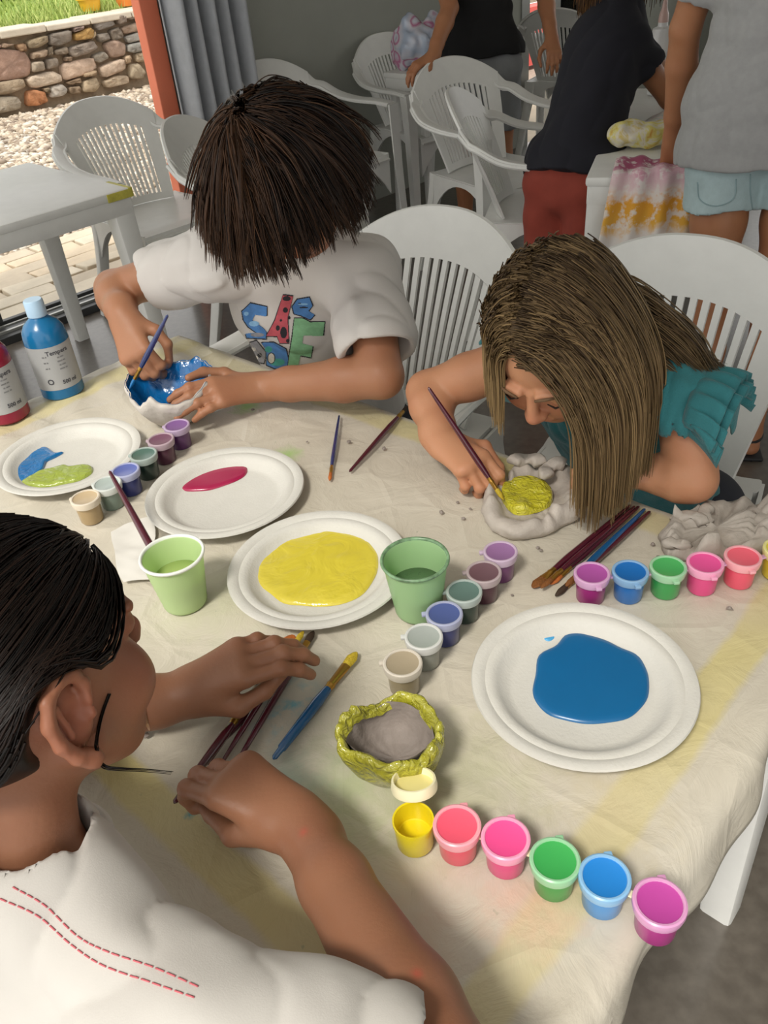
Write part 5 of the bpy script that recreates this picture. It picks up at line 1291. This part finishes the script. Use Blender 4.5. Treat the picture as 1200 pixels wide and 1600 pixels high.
    nr = np.linalg.norm(((S1 - c) @ H.ax.T) / (rad + 0.004), axis=2); ok = (nr[:, :8].max(1) < 1.42) & ((S1[:, :, 2] - S1[:, :1, 2]).max(1) < 0.009); S1 = clump(S1[ok], 9, 0.0034, 5); roots = np.repeat(roots[ok], 9, 0); n = len(S1)
    V, Fq, ix = strand_mesh(S1, 0.00095 * r.uniform(0.8, 1.4, n), 0.25)
    tint = np.clip(0.26 + 0.15 * wob(roots, 160, 3) + 0.12 * r.normal(size=n), 0, 1); along = np.tile(np.repeat(np.linspace(-0.08, 0.26, S1.shape[1]), 3), n)
    # lock lying over the far shoulder
    g = []
    for v in r.uniform(0, 1, 420):
        j = lambda s_: s_ * r.normal(size=2); lp = lambda A_, B_: np.array(A_) * (1 - v) + np.array(B_) * v; dz = 0.012 * r.normal()
        p0, p1, p2, p3 = lp((935, 425), (965, 560)) + j(10), lp((1000, 455), (1000, 585)) + j(5), lp((1075, 520), (1035, 610)) + j(5), lp((1128, 590), (1060, 632)) + j(9)
        g.append(spline([P(*p0, 1.135 + dz), P(*p1, 1.125 + dz), P(*p2, 1.135 + dz), P(*p3, 1.155 + dz)], 17))
    S2 = clump(np.array(g), 6, 0.0032, 7); m = len(S2)
    V2, F2, ix2 = strand_mesh(S2, 0.0010, 0.2); t2 = np.clip(0.25 + 0.2 * r.normal(size=m), 0, 1)
    G = Field(0.004); G.ell(c, rad + 0.002, H.ax, 0.01); G.ell(H.at(0, 0.098, 0.004), A3(0.074, 0.075, 0.088), H.ax, 0.012, 's'); G.ell(H.at(0, 0.06, -0.06), A3(0.08, 0.075, 0.07), H.ax, 0.012, 's'); Vc, Qc = G.mesh()
    hair_obj([(V - L, Fq, np.clip(tint[ix] + along, 0, 1)), (V2 - L, F2, t2[ix2]), (Vc - L, Qc, np.full(len(Vc), 0.12))], m_hg, root)['label'] = 'long straight light brown hair parted above the forehead'
    br('maroon brush with a yellow tip held by the girl', (787, 781), (669, 605), m_mar, m_bry, 0.0040, 1.0, ZC + 0.020, 0.875)
girl()

# ------------------------------------------------------------------ the child in front
def child():
    root = person('child with dark pulled-back hair in white t-shirt with red seams, handling paint brushes', A3(-0.40, 0.25, 0.0)); L = A3(*root.location)
    f, u = frame3(35, 6, -10.7); H = Head(A3(-0.257, 0.402, 1.003), f, u, 0.92)
    SR, SL = P(285, 1618, 0.645), A3(-0.405, 0.470, 0.835); NK = A3(-0.275, 0.338, 0.868); HIP = A3(-0.55, 0.13, 0.47)
    ER = P(738, 1745, 0.625); WR = PZ(472, 1292, 0.768); WL = PZ(278, 1088, 0.752); EL = PZ(60, 1120, 0.760)
    F = Field(0.0024); add_head(F, H, NK)
    torso_f(F, NK - A3(0, 0, .012), SL, SR, NK * 0.7 + HIP * 0.3, 0.52)
    arm(F, SR, ER, WR, 1.02); arm(F, SL, EL, WL, 0.98)
    K = PZ(372, 1222, 0.782)
    add_hand(F, WR, K - WR, A3(0.05, -0.10, 1.0), 1, 0.150, ((26, 52, 42), (34, 66, 40), (42, 70, 40), (50, 70, 40)), ((-0.20, 0.36, -0.20), (-0.14, 0.58, -0.30), (-0.10, 0.74, -0.33)), (-3, -1, 1, 4))
    KL = PZ(346, 1050, 0.772)
    add_hand(F, WL, KL - WL, A3(0.0, -0.15, 1.0), -1, 0.150, ((18, 34, 22), (18, 36, 22), (18, 38, 22), (20, 42, 24)), ((-0.24, 0.36, -0.13), (-0.20, 0.56, -0.16), (-0.12, 0.72, -0.18)), (-2, 0, 1, 3))
    b = fmesh(F, 'body', m_skf, root)
    ear = H.at(0.080, -0.012, -0.012)
    blush(b, [(ear - L, 0.030, 0.55), (H.at(0.035, 0.07, -0.035) - L, 0.03, 0.45), (H.at(0, 0.105, -0.028) - L, 0.016, 0.6)] + [(np.array(q) - L, 0.0035, 1.3) for q in (surf_pt(b, L, 474, 1300), surf_pt(b, L, 652, 1521))])
    # white shirt
    F = Field(0.0033); torso_f(F, NK, SL, SR, HIP, 0.92)
    cR = SR + (ER - SR) * 0.66; F.cap(SR, cR, 0.058, 0.060, 0.03); cL = SL + (EL - SL) * 0.6; F.cap(SL, cL, 0.055, 0.056, 0.03)
    for S_, c_, e_, ri in ((SR, cR, ER, 0.054), (SL, cL, EL, 0.050)):
        d = nrm(e_ - S_); q = nrm(np.cross(d, A3(0.3, 0.1, 1))); F.ell(c_ + d * 0.058, A3(0.085, 0.085, 0.050), np.array([q, np.cross(d, q), d]), 0.003, 's'); F.cap(S_ + (c_ - S_) * 0.7, e_, ri * 0.80, ri, 0.003, op='s')
    F.cap(NK + A3(0, 0, 0.010), H.at(0, -0.03, -0.04), 0.050, 0.046, 0.004, op='s')
    cr = creases([(P(330, 1480, .62), P(420, 1600, .6), 0.012, 0.003), (P(400, 1490, .61), P(470, 1600, .59), 0.010, 0.003), (P(150, 1370, .68), P(90, 1430, .66), 0.010, 0.004), (P(190, 1420, .66), P(150, 1480, .64), 0.010, 0.004), (P(520, 1520, .6), P(540, 1600, .58), 0.009, 0.0015), (P(330, 1480, .62), P(330, 1600, .62), 0.008, 0.006)])
    sh = fmesh(F, 'shirt', m_tee2, root, lambda p: cr(p) + 0.0040 * fold(p * A3(1, 1, 0.6), 50, 14) + 0.0012 * wob(p, 90, 15)); sh['label'] = 'white t-shirt with a doubled red seam on the shoulder'
    na = nrm(H.at(0, -0.03, -0.04) - NK); e1 = nrm(np.cross(na, A3(1, 0, 0))); e2 = np.cross(na, e1); MB().tube(np.array([NK + na * 0.016 + 0.0545 * (cos(t) * e1 + sin(t) * e2) for t in np.linspace(0, 2 * pi, 49)]) - L, 0.0085, 8, caps=False).build('collar', m_tee2, sh)
    bv = BVHTree.FromPolygons([tuple(v.co) for v in sh.data.vertices], [tuple(p.vertices) for p in sh.data.polygons]); o = Vector(CAM - L); mb = MB()
    for line in (((0, 1404), (60, 1432), (110, 1475), (160, 1508), (235, 1535), (312, 1562)), ((20, 1386), (70, 1415), (120, 1462), (165, 1486), (240, 1512), (318, 1546))):
        q = spline([(a, c) for a, c in line], 90); pts = []
        for x, y in q:
            h = bv.ray_cast(o, Vector(ray(x, y)))
            if h[0] is not None: pts.append(np.array(h[0] + h[1] * 0.0005))
        for i in range(0, len(pts) - 3, 4): mb.tube(pts[i:i + 4], 0.00055, 5)
    mb.build('red_stitching', simple('red_thread', 'c4646c', 0.8), sh)
    seated_lower(root, HIP + A3(-.06, .06, 0), HIP + A3(.06, -.06, 0), HIP + A3(.20, .32, .03), HIP + A3(.32, .20, .03), m_pat, m_shoe)
    # hair combed back to the nape
    r = np.random.default_rng(41); c, rad = H.skull(0.004); n = 9000
    d = r.normal(size=(n * 3, 3)); d /= np.linalg.norm(d, axis=1)[:, None]
    fc, uc = d @ H.f, d @ H.u; rc = np.abs(d @ H.r)
    keep = ~((fc > 0.30) & (uc < 0.30 - 0.1 * rc)) & ~((fc > -0.28) & (uc < -0.06)) & (uc > -0.55); d = d[keep][:n]; n = len(d)
    kn = H.at(0, -0.110, -0.018)
    lay = r.uniform(0, 0.008, n); roots = c + ((d @ H.ax.T) * (rad + 0.001)) @ H.ax + d * lay[:, None]
    kd = nrm(((kn - c) @ H.ax.T) / rad) ; dl = ((d @ H.ax.T)); dl /= np.linalg.norm(dl, axis=1)[:, None]
    tt = np.linspace(0, 1, 17)[None, :, None] * r.uniform(0.85, 1.0, n)[:, None, None]
    om = np.arccos(np.clip(dl @ kd, -0.999, 0.999))[:, None, None]; kj = kd + 0.05 * r.normal(size=(n, 3))
    q = (np.sin((1 - tt) * om) * dl[:, None] + np.sin(tt * om) * kj[:, None]) / np.sin(om); q /= np.linalg.norm(q, axis=2)[..., None]
    q = q + 0.003 * np.sin(tt * 7 + r.uniform(0, 6.3, (n, 1, 1))) * r.normal(size=(n, 1, 3))
    thr = 0.06 + 0.22 * r.uniform(size=(n, 1, 1)); w = np.exp(-((q[..., 1:2] + 0.06) / 0.30) ** 2) * np.clip((np.abs(q[..., :1]) - 0.35) * 4, 0, 1)      # pass above the ears
    q[..., 2:] += w * np.maximum(0, thr - q[..., 2:]); q /= np.linalg.norm(q, axis=2)[..., None]
    sd = np.abs(q[..., 0]) > 0.42; bad = (sd & (((q[..., 1] > -0.30) & (q[..., 1] < 0.16) & (q[..., 2] < -0.02)) | ((q[..., 1] >= 0.16) & (q[..., 2] < -0.16)))).any(1); q = q[~bad]; lay = lay[~bad]; n = len(q)
    S = c + (q * (rad + 0.004 + lay[:, None, None])) @ H.ax
    V, Fq, ix = strand_mesh(S, 0.0009 * r.uniform(0.8, 1.4, n), 0.4); tint = np.clip(0.2 + 0.2 * r.normal(size=n), 0, 1)
    m = 500; rt = kn + 0.012 * r.normal(size=(m, 3)); S2 = hair_sim(rt, -H.f + 0.2 * r.normal(size=(m, 3)), 0.24 * r.uniform(.8, 1.1, m), 0.4, 14, [(NK, np.full(3, .075), np.eye(3)), ((NK + HIP) / 2, np.full(3, .13), np.eye(3))], stiff=0.85, seed=9, wave=.05)
    V2, F2, ix2 = strand_mesh(S2, 0.0012, 0.2)
    # one loose lock hanging past the ear and curling forward
    on = lambda x, y: (lambda q: q + 0.0022 * nrm(CAM - q))(surf_pt(b, L, x, y))
    lk = spline([on(170, 1085), on(160, 1112), on(153, 1140), on(150, 1170), P(160, 1196, 0.60), P(185, 1201, 0.60), P(225, 1203, 0.61), P(268, 1207, 0.62)], 26)
    S3 = np.stack([lk + 0.0007 * r.normal(size=3) for _ in range(6)]); V3, F3, ix3 = strand_mesh(S3, 0.0006, 0.3)
    G = Field(0.0035); G.ell(c, rad + 0.003, H.ax, 0.01); G.ell(H.at(0, 0.098, -0.02), A3(0.105, 0.085, 0.092), H.ax, 0.012, 's'); G.ell(H.at(0, 0.06, -0.08), A3(0.10, 0.085, 0.08), H.ax, 0.012, 's'); G.ell(H.at(0.075, 0.024, -0.030), A3(0.04, 0.060, 0.060), H.ax, 0.01, 's'); G.ell(H.at(-0.075, 0.024, -0.030), A3(0.04, 0.060, 0.060), H.ax, 0.01, 's'); Vc, Qc = G.mesh()
    hair_obj([(V - L, Fq, tint[ix]), (V2 - L, F2, np.full(len(V2), 0.2)), (V3 - L, F3, np.full(len(V3), 0.1)), (Vc - L, Qc, np.full(len(Vc), 0.06))], m_hf, root)['label'] = 'dark hair pulled back behind the ear'
    # bracelet on the left wrist
    ax = nrm(WL - EL); e1 = nrm(np.cross(ax, ZV)); e2 = np.cross(e1, ax); cc = WL - ax * 0.030; a = np.linspace(0, 2 * pi, 37)
    o = MB().tube(np.array([cc + 0.0285 * (cos(t) * e1 + sin(t) * e2) for t in a]) - L, 0.0022, 8, caps=False).build('bracelet', simple('rose_gold', 'c9a184', 0.25, 0.05, metal=0.8), root); o['label'] = 'thin pinkish metal bracelet'
def surf_pt(ob, L, x, y):
    bv = BVHTree.FromPolygons([tuple(v.co) for v in ob.data.vertices], [tuple(p.vertices) for p in ob.data.polygons]); h = bv.ray_cast(Vector(CAM - L), Vector(ray(x, y)))
    return np.array(h[0]) + L if h[0] is not None else A3(0, 0, 0)
child()

# ------------------------------------------------------------------ grown-ups and older girls around the other table
def hand_simple(F, W, d, n, side, L): return add_hand(F, W, d, n, side, L, ((25, 30, 15),) * 4, ((-0.32, 0.32, -0.10), (-0.38, 0.52, -0.18), (-0.34, 0.70, -0.26)), k=0.006)
def standing(label, at, hips, neck, headc, yaw, pitch, armsR, armsL, shirt_mat, shorts_mat, skinm, hairm, hem, feet, legw=1.0, r=1.0, shorts_len=0.30, sleeve=0.55, hairlen=0.30, knees=None, extra=None, sandal=None, tank=False, hdir=None, loose=1.0):
    root = person(label, at); L = A3(*at); HL, HR = hips; mid = (HL + HR) / 2
    f, u = frame3(yaw, pitch, 0); H = Head(headc, f, u, 1.03)
    F = Field(0.005); add_head(F, H, neck); SL, SR = armsL[0], armsR[0]
    torso_f(F, neck - A3(0, 0, .01), SL, SR, mid, 0.78 * r)
    for A_, sd in ((armsR, 1), (armsL, -1)):
        arm(F, A_[0], A_[1], A_[2], 1.12 * r); d = nrm(A_[2] - A_[1]) if len(A_) < 4 else A_[3]; hand_simple(F, A_[2], d, A_[4] if len(A_) > 4 else nrm(np.cross(d, np.cross(ZV, d)) + 0.01), sd, 0.165 * r)
    kn = []
    for i, (h, ft) in enumerate(((HL, feet[0]), (HR, feet[1]))):
        k = (h + ft) / 2 + f * A3(1, 1, 0) * 0.02 if knees is None else knees[i]; kn.append(k); an = ft + A3(0, 0, 0.075)
        F.chain([h, h * 0.5 + k * 0.5, k, k * 0.62 + an * 0.38, an], [0.085 * legw, 0.070 * legw, 0.050 * legw, 0.050 * legw, 0.034 * legw], 0.02)
        fd = nrm(f * A3(1, 1, 0)); F.cap(an - A3(0, 0, .02), ft + fd * 0.02 + A3(0, 0, 0.032), 0.034, 0.030, 0.02); F.cap(ft - fd * 0.035 + A3(0, 0, .030), ft + fd * 0.12 + A3(0, 0, 0.024), 0.028, 0.026, 0.02, flat=ZV, sq=0.8)
    F.plane(A3(0, 0, 0.010), A3(0, 0, -1));
    fmesh(F, 'body', skinm, root)
    # shirt
    F = Field(0.005); torso_f(F, neck, SL, SR, hem, 1.03 * r * loose, 0.04, 0.70 if loose == 1 else 0.85)
    if not tank:
        for A_ in (armsR, armsL):
            c_ = A_[0] + (A_[1] - A_[0]) * sleeve; d = nrm(A_[1] - A_[0]); q = nrm(np.cross(d, A3(0.3, 0.1, 1))); F.cap(A_[0], c_, 0.062 * r, 0.066 * r, 0.03)
            F.ell(c_ + d * 0.06, A3(0.085, 0.085, 0.052), np.array([q, np.cross(d, q), d]), 0.003, 's'); F.cap(A_[0] + (c_ - A_[0]) * .6, A_[1], 0.045 * r, 0.056 * r, 0.003, op='s')
    if loose > 1: F.cap(HL + nrm(neck - mid) * 0.07, HR + nrm(neck - mid) * 0.07, 0.116 * r, 0.116 * r, 0.04); F.cap(HL - nrm(neck - mid) * 0.05, HR - nrm(neck - mid) * 0.05, 0.120 * r, 0.120 * r, 0.04)
    F.cap(neck + A3(0, 0, 0.012), H.at(0, -0.03, -0.04), 0.056, 0.05, 0.004, op='s')
    up = nrm(neck - hem); F.plane(hem - up * 0.005, -up)
    fmesh(F, 'tank_top' if tank else 'shirt', shirt_mat, root, lambda p: 0.005 * fold(p * A3(1, 1, 0.5), 48, 24) + 0.002 * wob(p, 80, 25))
    # shorts
    F = Field(0.005); F.cap(HL, HR, 0.100 * r, 0.100 * r, 0.03); F.cap(mid, mid + nrm(neck - mid) * 0.10, 0.105 * r, 0.095 * r, 0.03)
    for h, k in ((HL, kn[0]), (HR, kn[1])):
        d = nrm(k - h); e = h + d * shorts_len; q = nrm(np.cross(d, A3(1, 0.1, 0))); F.cap(h, e, 0.098 * legw, 0.094 * legw, 0.02)
        F.ell(e + d * 0.06, A3(0.12, 0.12, 0.06), np.array([q, np.cross(d, q), d]), 0.004, 's'); F.cap(h + d * shorts_len * .7, e + d * 0.1, 0.070 * legw, 0.082 * legw, 0.003, op='s')
    F.plane(mid + nrm(neck - mid) * 0.16, nrm(neck - mid))
    sh = fmesh(F, 'shorts', shorts_mat, root, lambda p: 0.003 * wob(p, 50, 34))
    # hair
    rr_ = np.random.default_rng(int(abs(at[0] * 1000))); c, rad = H.skull(0.004); n = 1500; d = rr_.normal(size=(n * 2, 3)); d /= np.linalg.norm(d, axis=1)[:, None]
    keep = ~((d @ H.f > 0.25) & (d @ H.u < 0.4)); d = d[keep][:n]; n = len(d); roots = c + ((d @ H.ax.T) * rad) @ H.ax
    hd = -H.f if hdir is None else hdir
    S = hair_sim(roots, d + 0.5 * hd, hairlen * rr_.uniform(.8, 1.1, n), 0.4, 14, [(c, rad + 0.004, H.ax), (neck, np.full(3, .07), np.eye(3)), ((neck * .6 + hem * .4), np.full(3, .13), np.eye(3))], stiff=0.8, seed=3, comb=np.repeat((0.3 * hd)[None], n, 0), wave=.03)
    V, Fq, ix = strand_mesh(S, 0.0022, 0.3); G = Field(0.006); G.ell(c, rad + 0.003, H.ax, 0.01); G.ell(H.at(0, 0.085, -0.045), A3(0.07, 0.07, 0.09), H.ax, 0.012, 's'); Vc, Qc = G.mesh()
    hair_obj([(V - L, Fq, np.clip(0.3 + 0.2 * rr_.normal(size=n), 0, 1)[ix]), (Vc - L, Qc, np.full(len(Vc), .15))], hairm, root)
    if sandal is not None:
        fd = nrm(f * A3(1, 1, 0)); sd_ = np.cross(fd, ZV)
        for ft in feet:
            w = ft - L; mb = MB(); M = np.array([sd_, fd, ZV]).T; mb.box(w + fd * 0.045 + A3(0, 0, 0.007), (0.075, 0.235, 0.012), M, 0.005)
            for y, hh in ((0.085, 0.052), (0.055, 0.058)): mb.tube(np.array([w + fd * y + sd_ * 0.036 * cos(t) + A3(0, 0, 0.008 + (hh - .006) * sin(t)) for t in np.linspace(0, pi, 11)]), 0.006, 6)
            mb.tube(np.array([w + fd * (0.02 - 0.065 * sin(t)) + sd_ * 0.038 * cos(t) + A3(0, 0, 0.05) for t in np.linspace(0, pi, 11)]), 0.005, 6)
            mb.build('sandal', sandal, root)
    return root, H
m_gtee = simple('grey_melange', '989898', 0.9, 0.06, 60, 0.06, 900, sheen=0.2); m_navy = simple('navy_cotton', '15151f', 0.9, 0.1, 20, 0.06, 700); m_blk = simple('black_cotton', '0c0c0e', 0.9, 0.1, 20)
m_den = simple('pale_denim', 'a9bdc0', 0.9, 0.08, 30, 0.15, 300); m_red = simple('brick_red_cotton', '8c3a2c', 0.9, 0.08, 20, 0.1, 400); m_gsh = simple('grey_cotton', '7c7e80', 0.9, 0.06, 20)
m_san = simple('black_sandal', '17171a', 0.6, 0.1); m_hl = hairmat('brown_hair', '2c1c10', '8a6238'); m_hd = hairmat('darker_brown_hair', '20140c', '5d3f26')

# the girl in grey, back towards us
h1 = A3(0.955, 2.20, 0.865); h2 = A3(1.135, 2.15, 0.865)
g_root, gH = standing('person in grey t-shirt and frayed pale denim shorts seen from behind', A3(1.06, 2.12, 0), (h1, h2), A3(1.06, 2.22, 1.40), A3(1.07, 2.30, 1.55), 15, 35,
    (A3(1.225, 2.20, 1.34), A3(1.27, 2.30, 1.08), A3(1.20, 2.50, 0.90)), (A3(0.895, 2.245, 1.34), A3(0.865, 2.33, 1.09), PY(1052, 222, 2.42)), m_gtee, m_den, m_ska, m_hl,
    A3(1.045, 2.175, 0.80), (A3(0.97, 2.12, 0), A3(1.095, 2.06, 0)), 0.98, 1.0, shorts_len=0.16, sleeve=0.62, hairlen=0.30, sandal=m_san, loose=1.32)
# seams and frayed hem of the denim shorts
mb = MB(); r = np.random.default_rng(4); shj = [o for o in g_root.children if o.name.startswith('shorts')][0]
bvs = BVHTree.FromPolygons([tuple(v.co) for v in shj.data.vertices], [tuple(p.vertices) for p in shj.data.polygons]); og = Vector(CAM - A3(*g_root.location))
for line in (((1090, 285), (1094, 312), (1118, 322), (1146, 310), (1150, 280)), ((1172, 272), (1172, 300), (1176, 330))):
    pts = []
    for x, y in spline(line, 40):
        hh = bvs.ray_cast(og, Vector(ray(x, y)))
        if hh[0] is not None: pts.append(np.array(hh[0] + hh[1] * 0.0008))
    if len(pts) > 6: mb.tube(pts, 0.0018, 5)
if mb.V: mb.build('pocket_seam', simple('seam_thread', '8fa6aa', 0.9), shj)
# the girl in navy, leaning over the far table
b1, b2 = PY(872, 292, 2.86), PY(912, 290, 2.80)
hm = (b1 + b2) / 2; hL = hm + A3(-0.05, 0.06, 0); hR = hm + A3(0.05, -0.06, 0); nk = PY(965, 5, 3.02)
standing('person in navy t-shirt and brick red shorts leaning over the tie-dyed shirts', hm * A3(1, 1, 0), (hL, hR), nk, nk + A3(0.05, 0.05, 0.14), 60, 30,
    (PY(978, 62, 2.92), PY(1046, 152, 2.93), PY(1092, 205, 2.97)), (PY(950, 20, 3.14), PY(1030, 110, 3.22), PY(1075, 165, 3.25)), m_navy, m_red, m_ska, m_hl,
    hm + A3(0.0, 0.0, 0.03), (hL * A3(1, 1, 0) + A3(-.02, 0, 0), hR * A3(1, 1, 0) + A3(.02, -.02, 0)), 0.95, 0.92, shorts_len=0.24, sleeve=0.42, hairlen=0.20, hdir=nrm(A3(-0.9, -0.25, 0.1)), loose=1.22)
# the adult in black at the chairs
m0 = PY(752, 100, 4.35); hL = m0 + A3(-0.085, 0.02, -0.02); hR = m0 + A3(0.085, -0.02, -0.02); nk = m0 + A3(-0.02, 0.06, 0.50)
hand = PY(676, 88, 4.02)
standing('person in black sleeveless top and grey shorts resting a hand on a chair back', m0 * A3(1, 1, 0), (hL, hR), nk, nk + A3(-0.01, 0.0, 0.16), 190, 20,
    (nk + A3(-0.17, 0.0, -0.05), PY(703, 12, 4.18), hand, nrm(A3(-0.8, -0.35, -0.25)), nrm(A3(-0.2, -0.2, 1))), (nk + A3(0.17, -0.02, -0.05), m0 + A3(0.30, 0.05, 0.25), m0 + A3(0.30, -0.12, 0.10)), m_blk, m_gsh, m_ska, m_hd,
    m0 + A3(0, 0, 0.03), (m0 * A3(1, 1, 0) + A3(-.09, 0, 0), m0 * A3(1, 1, 0) + A3(.10, -.02, 0)), 1.0, 1.0, shorts_len=0.24, sleeve=0.1, tank=True, hairlen=0.2, loose=1.2)

# ------------------------------------------------------------------ tie-dyed shirts and things on the far table
def m_tie():
    b = NB('tie_dye'); at = b.n('ShaderNodeAttribute', attribute_name='band'); n = b.noise(16, 4, 0.6, 0.5); n2 = b.noise(30, 3, 0.6)
    v = b.math('ADD', at.outputs['Fac'], b.math('MULTIPLY', b.math('SUBTRACT', n, 0.5), 0.28))
    c = b.ramp(v, [(0.0, '9c2f5c'), (0.20, 'a8406c'), (0.32, 'd3aeb8'), (0.42, 'd9c9c4'), (0.50, 'd99a2c'), (0.64, 'd9a53c'), (0.72, 'dcd3cb'), (0.84, 'd6d5d4'), (0.90, '3a9db4'), (0.97, 'cfd8d8')])
    c = b.mix(b.ramp(n2, [(0.50, 0.0), (0.60, 0.85)]), c, 'dbd5d0')
    c = b.mix(b.math('MULTIPLY', b.ramp(b.noise(22, 2), [(0.64, 0.0), (0.70, 0.9)]), b.math('GREATER_THAN', v, 0.6)), c, 'a82c50')
    b.color(c); b.set(rough=0.9, sheen=0.2); return b.m
mt = m_tie(); tl_, tr_ = t2c + T2B * 0.075 + A3(0, 0, 0.735), t2c + T2B * 0.36 + A3(0, 0, 0.735); dn = nrm(A3(-0.3, -0.8, 0))
nu, nv = 60, 44; G = np.zeros((nu, nv, 3)); bd = np.zeros((nu, nv)); e = tr_ - tl_; eu = nrm(e); out = nrm(np.cross(eu, ZV))
if out[1] > 0: out = -out
for i in range(nu):
    u = i / (nu - 1)
    for j in range(nv):
        v = j / (nv - 1)
        if v < 0.28: q = tl_ + e * u - out * (0.28 - v) * 0.42; q = q + A3(0, 0, 0.008 + 0.006 * sin(9 * u + 14 * v) + 0.004 * sin(31 * u))
        else:
            w = (v - 0.28) / 0.72; q = tl_ + e * (u + (u - 0.45) * 0.26 * w) + out * (0.012 + 0.035 * w + (0.007 + 0.010 * w) * sin(27 * u + 2 * w)) + A3(0, 0, 0.008 - 0.285 * w - 0.01 * sin(8 * u) * w)
        G[i, j] = q; bd[i, j] = v
o = MB().grid(G).build('tie_dye_shirt', mt); at = o.data.attributes.new('band', 'FLOAT', 'POINT'); at.data.foreach_set('value', bd.reshape(-1).astype(np.float32))
tag(o, 'pink orange and turquoise tie-dyed shirt hanging over the table edge', 'shirt'); inworld(o, tl_); o.location = tl_; o.modifiers.new('t', 'SOLIDIFY').thickness = 0.003
def m_tie2(name, a, b_, c_):
    b = NB(name); b.color(b.ramp(b.noise(18, 4, 0.6, 1.0), [(0.3, a), (0.45, 'd8d2c6'), (0.55, b_), (0.7, c_)])); b.set(rough=0.9); return b.m
def bundle(px, py, z, size, mat, label, seed):
    c = PZ(px, py, z); F = Field(0.006); s = A3(*size); F.ell(c + A3(0, 0, s[2]), s, None, 0.02); F.cap(c + A3(-s[0] * .7, 0.01, s[2] * .7), c + A3(s[0] * .7, -0.01, s[2] * .8), s[2] * .8, s[2] * .7, 0.02); F.plane(c, A3(0, 0, -1)); F.disp = lambda p: 0.006 * wob(p * A3(1, 1, 1.8), 45, seed) + 0.003 * wob(p, 110, seed + 1)
    V, Q = F.mesh(); o = mesh_obj('tie_dye_shirt', V - c, Q, mat, None, loc=c); return tag(o, label, 'shirt')
bundle(1000, 226, 0.735, (0.10, 0.06, 0.035), m_tie2('dye_yellow', 'c9b13c', 'd9cf7a', 'c98f3a'), 'yellow tie-dyed shirt rolled up on the far table', 51)
bundle(1040, 204, 0.735, (0.09, 0.06, 0.025), m_tie2('dye_pale', '8fa8b4', 'cfc0c8', 'c6a4b0'), 'pale tie-dyed shirt crumpled behind the yellow rolled one', 61)
bundle(1092, 196, 0.735, (0.05, 0.04, 0.03), m_tie2('dye_pink', 'b03a5c', 'd98a9a', 'd9c9c4'), 'small pink tie-dyed cloth beside the hip of the person in grey', 71)
# plastic bottle with a tapered nozzle held up behind, and the black bag beside it
bp = PZ(1025, 148, 0.72); t = thing('squeeze_bottle', 'white plastic squeeze bottle with pinkish nozzle on the far table', 'bottle', bp)
MB().lathe([(0, 0), (0.030, 0), (0.036, 0.004), (0.036, 0.13), (0.050, 0.15), (0.036, 0.225), (0.020, 0.232), (0.018, 0.25), (0, 0.25)], 10).build('bottle_body', m_plastic('bottle_white', 'd9d9d9', 0.3), t, 'auto')
MB().lathe([(0, 0.245), (0.019, 0.245), (0.017, 0.27), (0.010, 0.29), (0.006, 0.33), (0, 0.332)], 16).build('nozzle', m_plastic('nozzle_pink', 'c9a8a0', 0.35), t, 'auto')
# patterned clear bag on a small white table by the wall
bg = PZ(662, 78, 0.80); st_ = bg * A3(1, 1, 0)
table('side_table', 'small white plastic table by the grey wall carrying the patterned bag', 'table', st_ - 0.16 * D1 - 0.14 * DN, D1, DN, 0.32, 0.28, 0.72, leg_w=0.04)
F = Field(0.007); c = A3(st_[0], st_[1], 0.72)
F.ell(c + A3(0, 0, .11), A3(.15, .11, .10), None, .03); F.cap(c + A3(-.10, 0, .06), c + A3(-.06, 0, .20), .06, .04, .03); F.cap(c + A3(.10, 0, .06), c + A3(.05, 0, .21), .07, .035, .03); F.plane(c + A3(0, 0, .002), A3(0, 0, -1)); F.disp = lambda p: 0.008 * wob(p, 38, 81) + 0.005 * wob(p, 90, 82)
V, Q = F.mesh(); b = NB('printed_plastic_bag'); co = b.n('ShaderNodeTexVoronoi'); co.inputs['Scale'].default_value = 13; b.l(b.coord(), co.inputs[0])
b.color(b.ramp(b.math('ADD', b.math('MULTIPLY', co.outputs['Distance'], 0.8), b.math('MULTIPLY', b.noise(9, 3), 0.6)), [(0.26, '4a3a88'), (0.34, 'b7b2c4'), (0.50, 'cfcfda'), (0.60, 'b7688f'), (0.68, 'd0ccd4'), (0.9, 'b0bcd0')])); b.set(rough=0.25, coat=0.4)
tag(mesh_obj('plastic_bag', V - c, Q, b.m, None, loc=c), 'clear plastic bag with pink and purple print on the small white table', 'bag')
# scraps on the sideways chair's seat
cF = bpy.data.objects['plastic_chair.005'].location
for k, (dx, dy, s, lab, colr) in enumerate(((0.02, -0.10, 0.035, 'small clear plastic cup with blue mark on the sideways chair seat', 'b9c9d6'), (0.10, -0.06, 0.04, 'crumpled white paper on the sideways chair seat', 'd9d6d0'))):
    c = A3(cF[0] + dx, cF[1] + dy, 0.432); F = Field(0.004); F.ell(c + A3(0, 0, s * .7), A3(s, s * .8, s * .7), None, .01); F.plane(c, A3(0, 0, -1)); F.disp = lambda p: 0.006 * wob(p, 120, 90) + 0.003 * wob(p, 240, 91)
    V, Q = F.mesh(); tag(mesh_obj('crumpled_paper' if k else 'plastic_scrap', V - c, Q, simple('scrap_%d' % k, colr, 0.6, 0.15, 60), None, smooth=False, loc=c), lab.replace('small clear plastic cup with blue mark', 'pale bluish plastic scrap'), 'scrap')
# the chair of the child in front
place_chair(A3(-0.50, 0.16, 0), (0.70, 0.71), 'white plastic armchair under the child in front', shift=0.0)
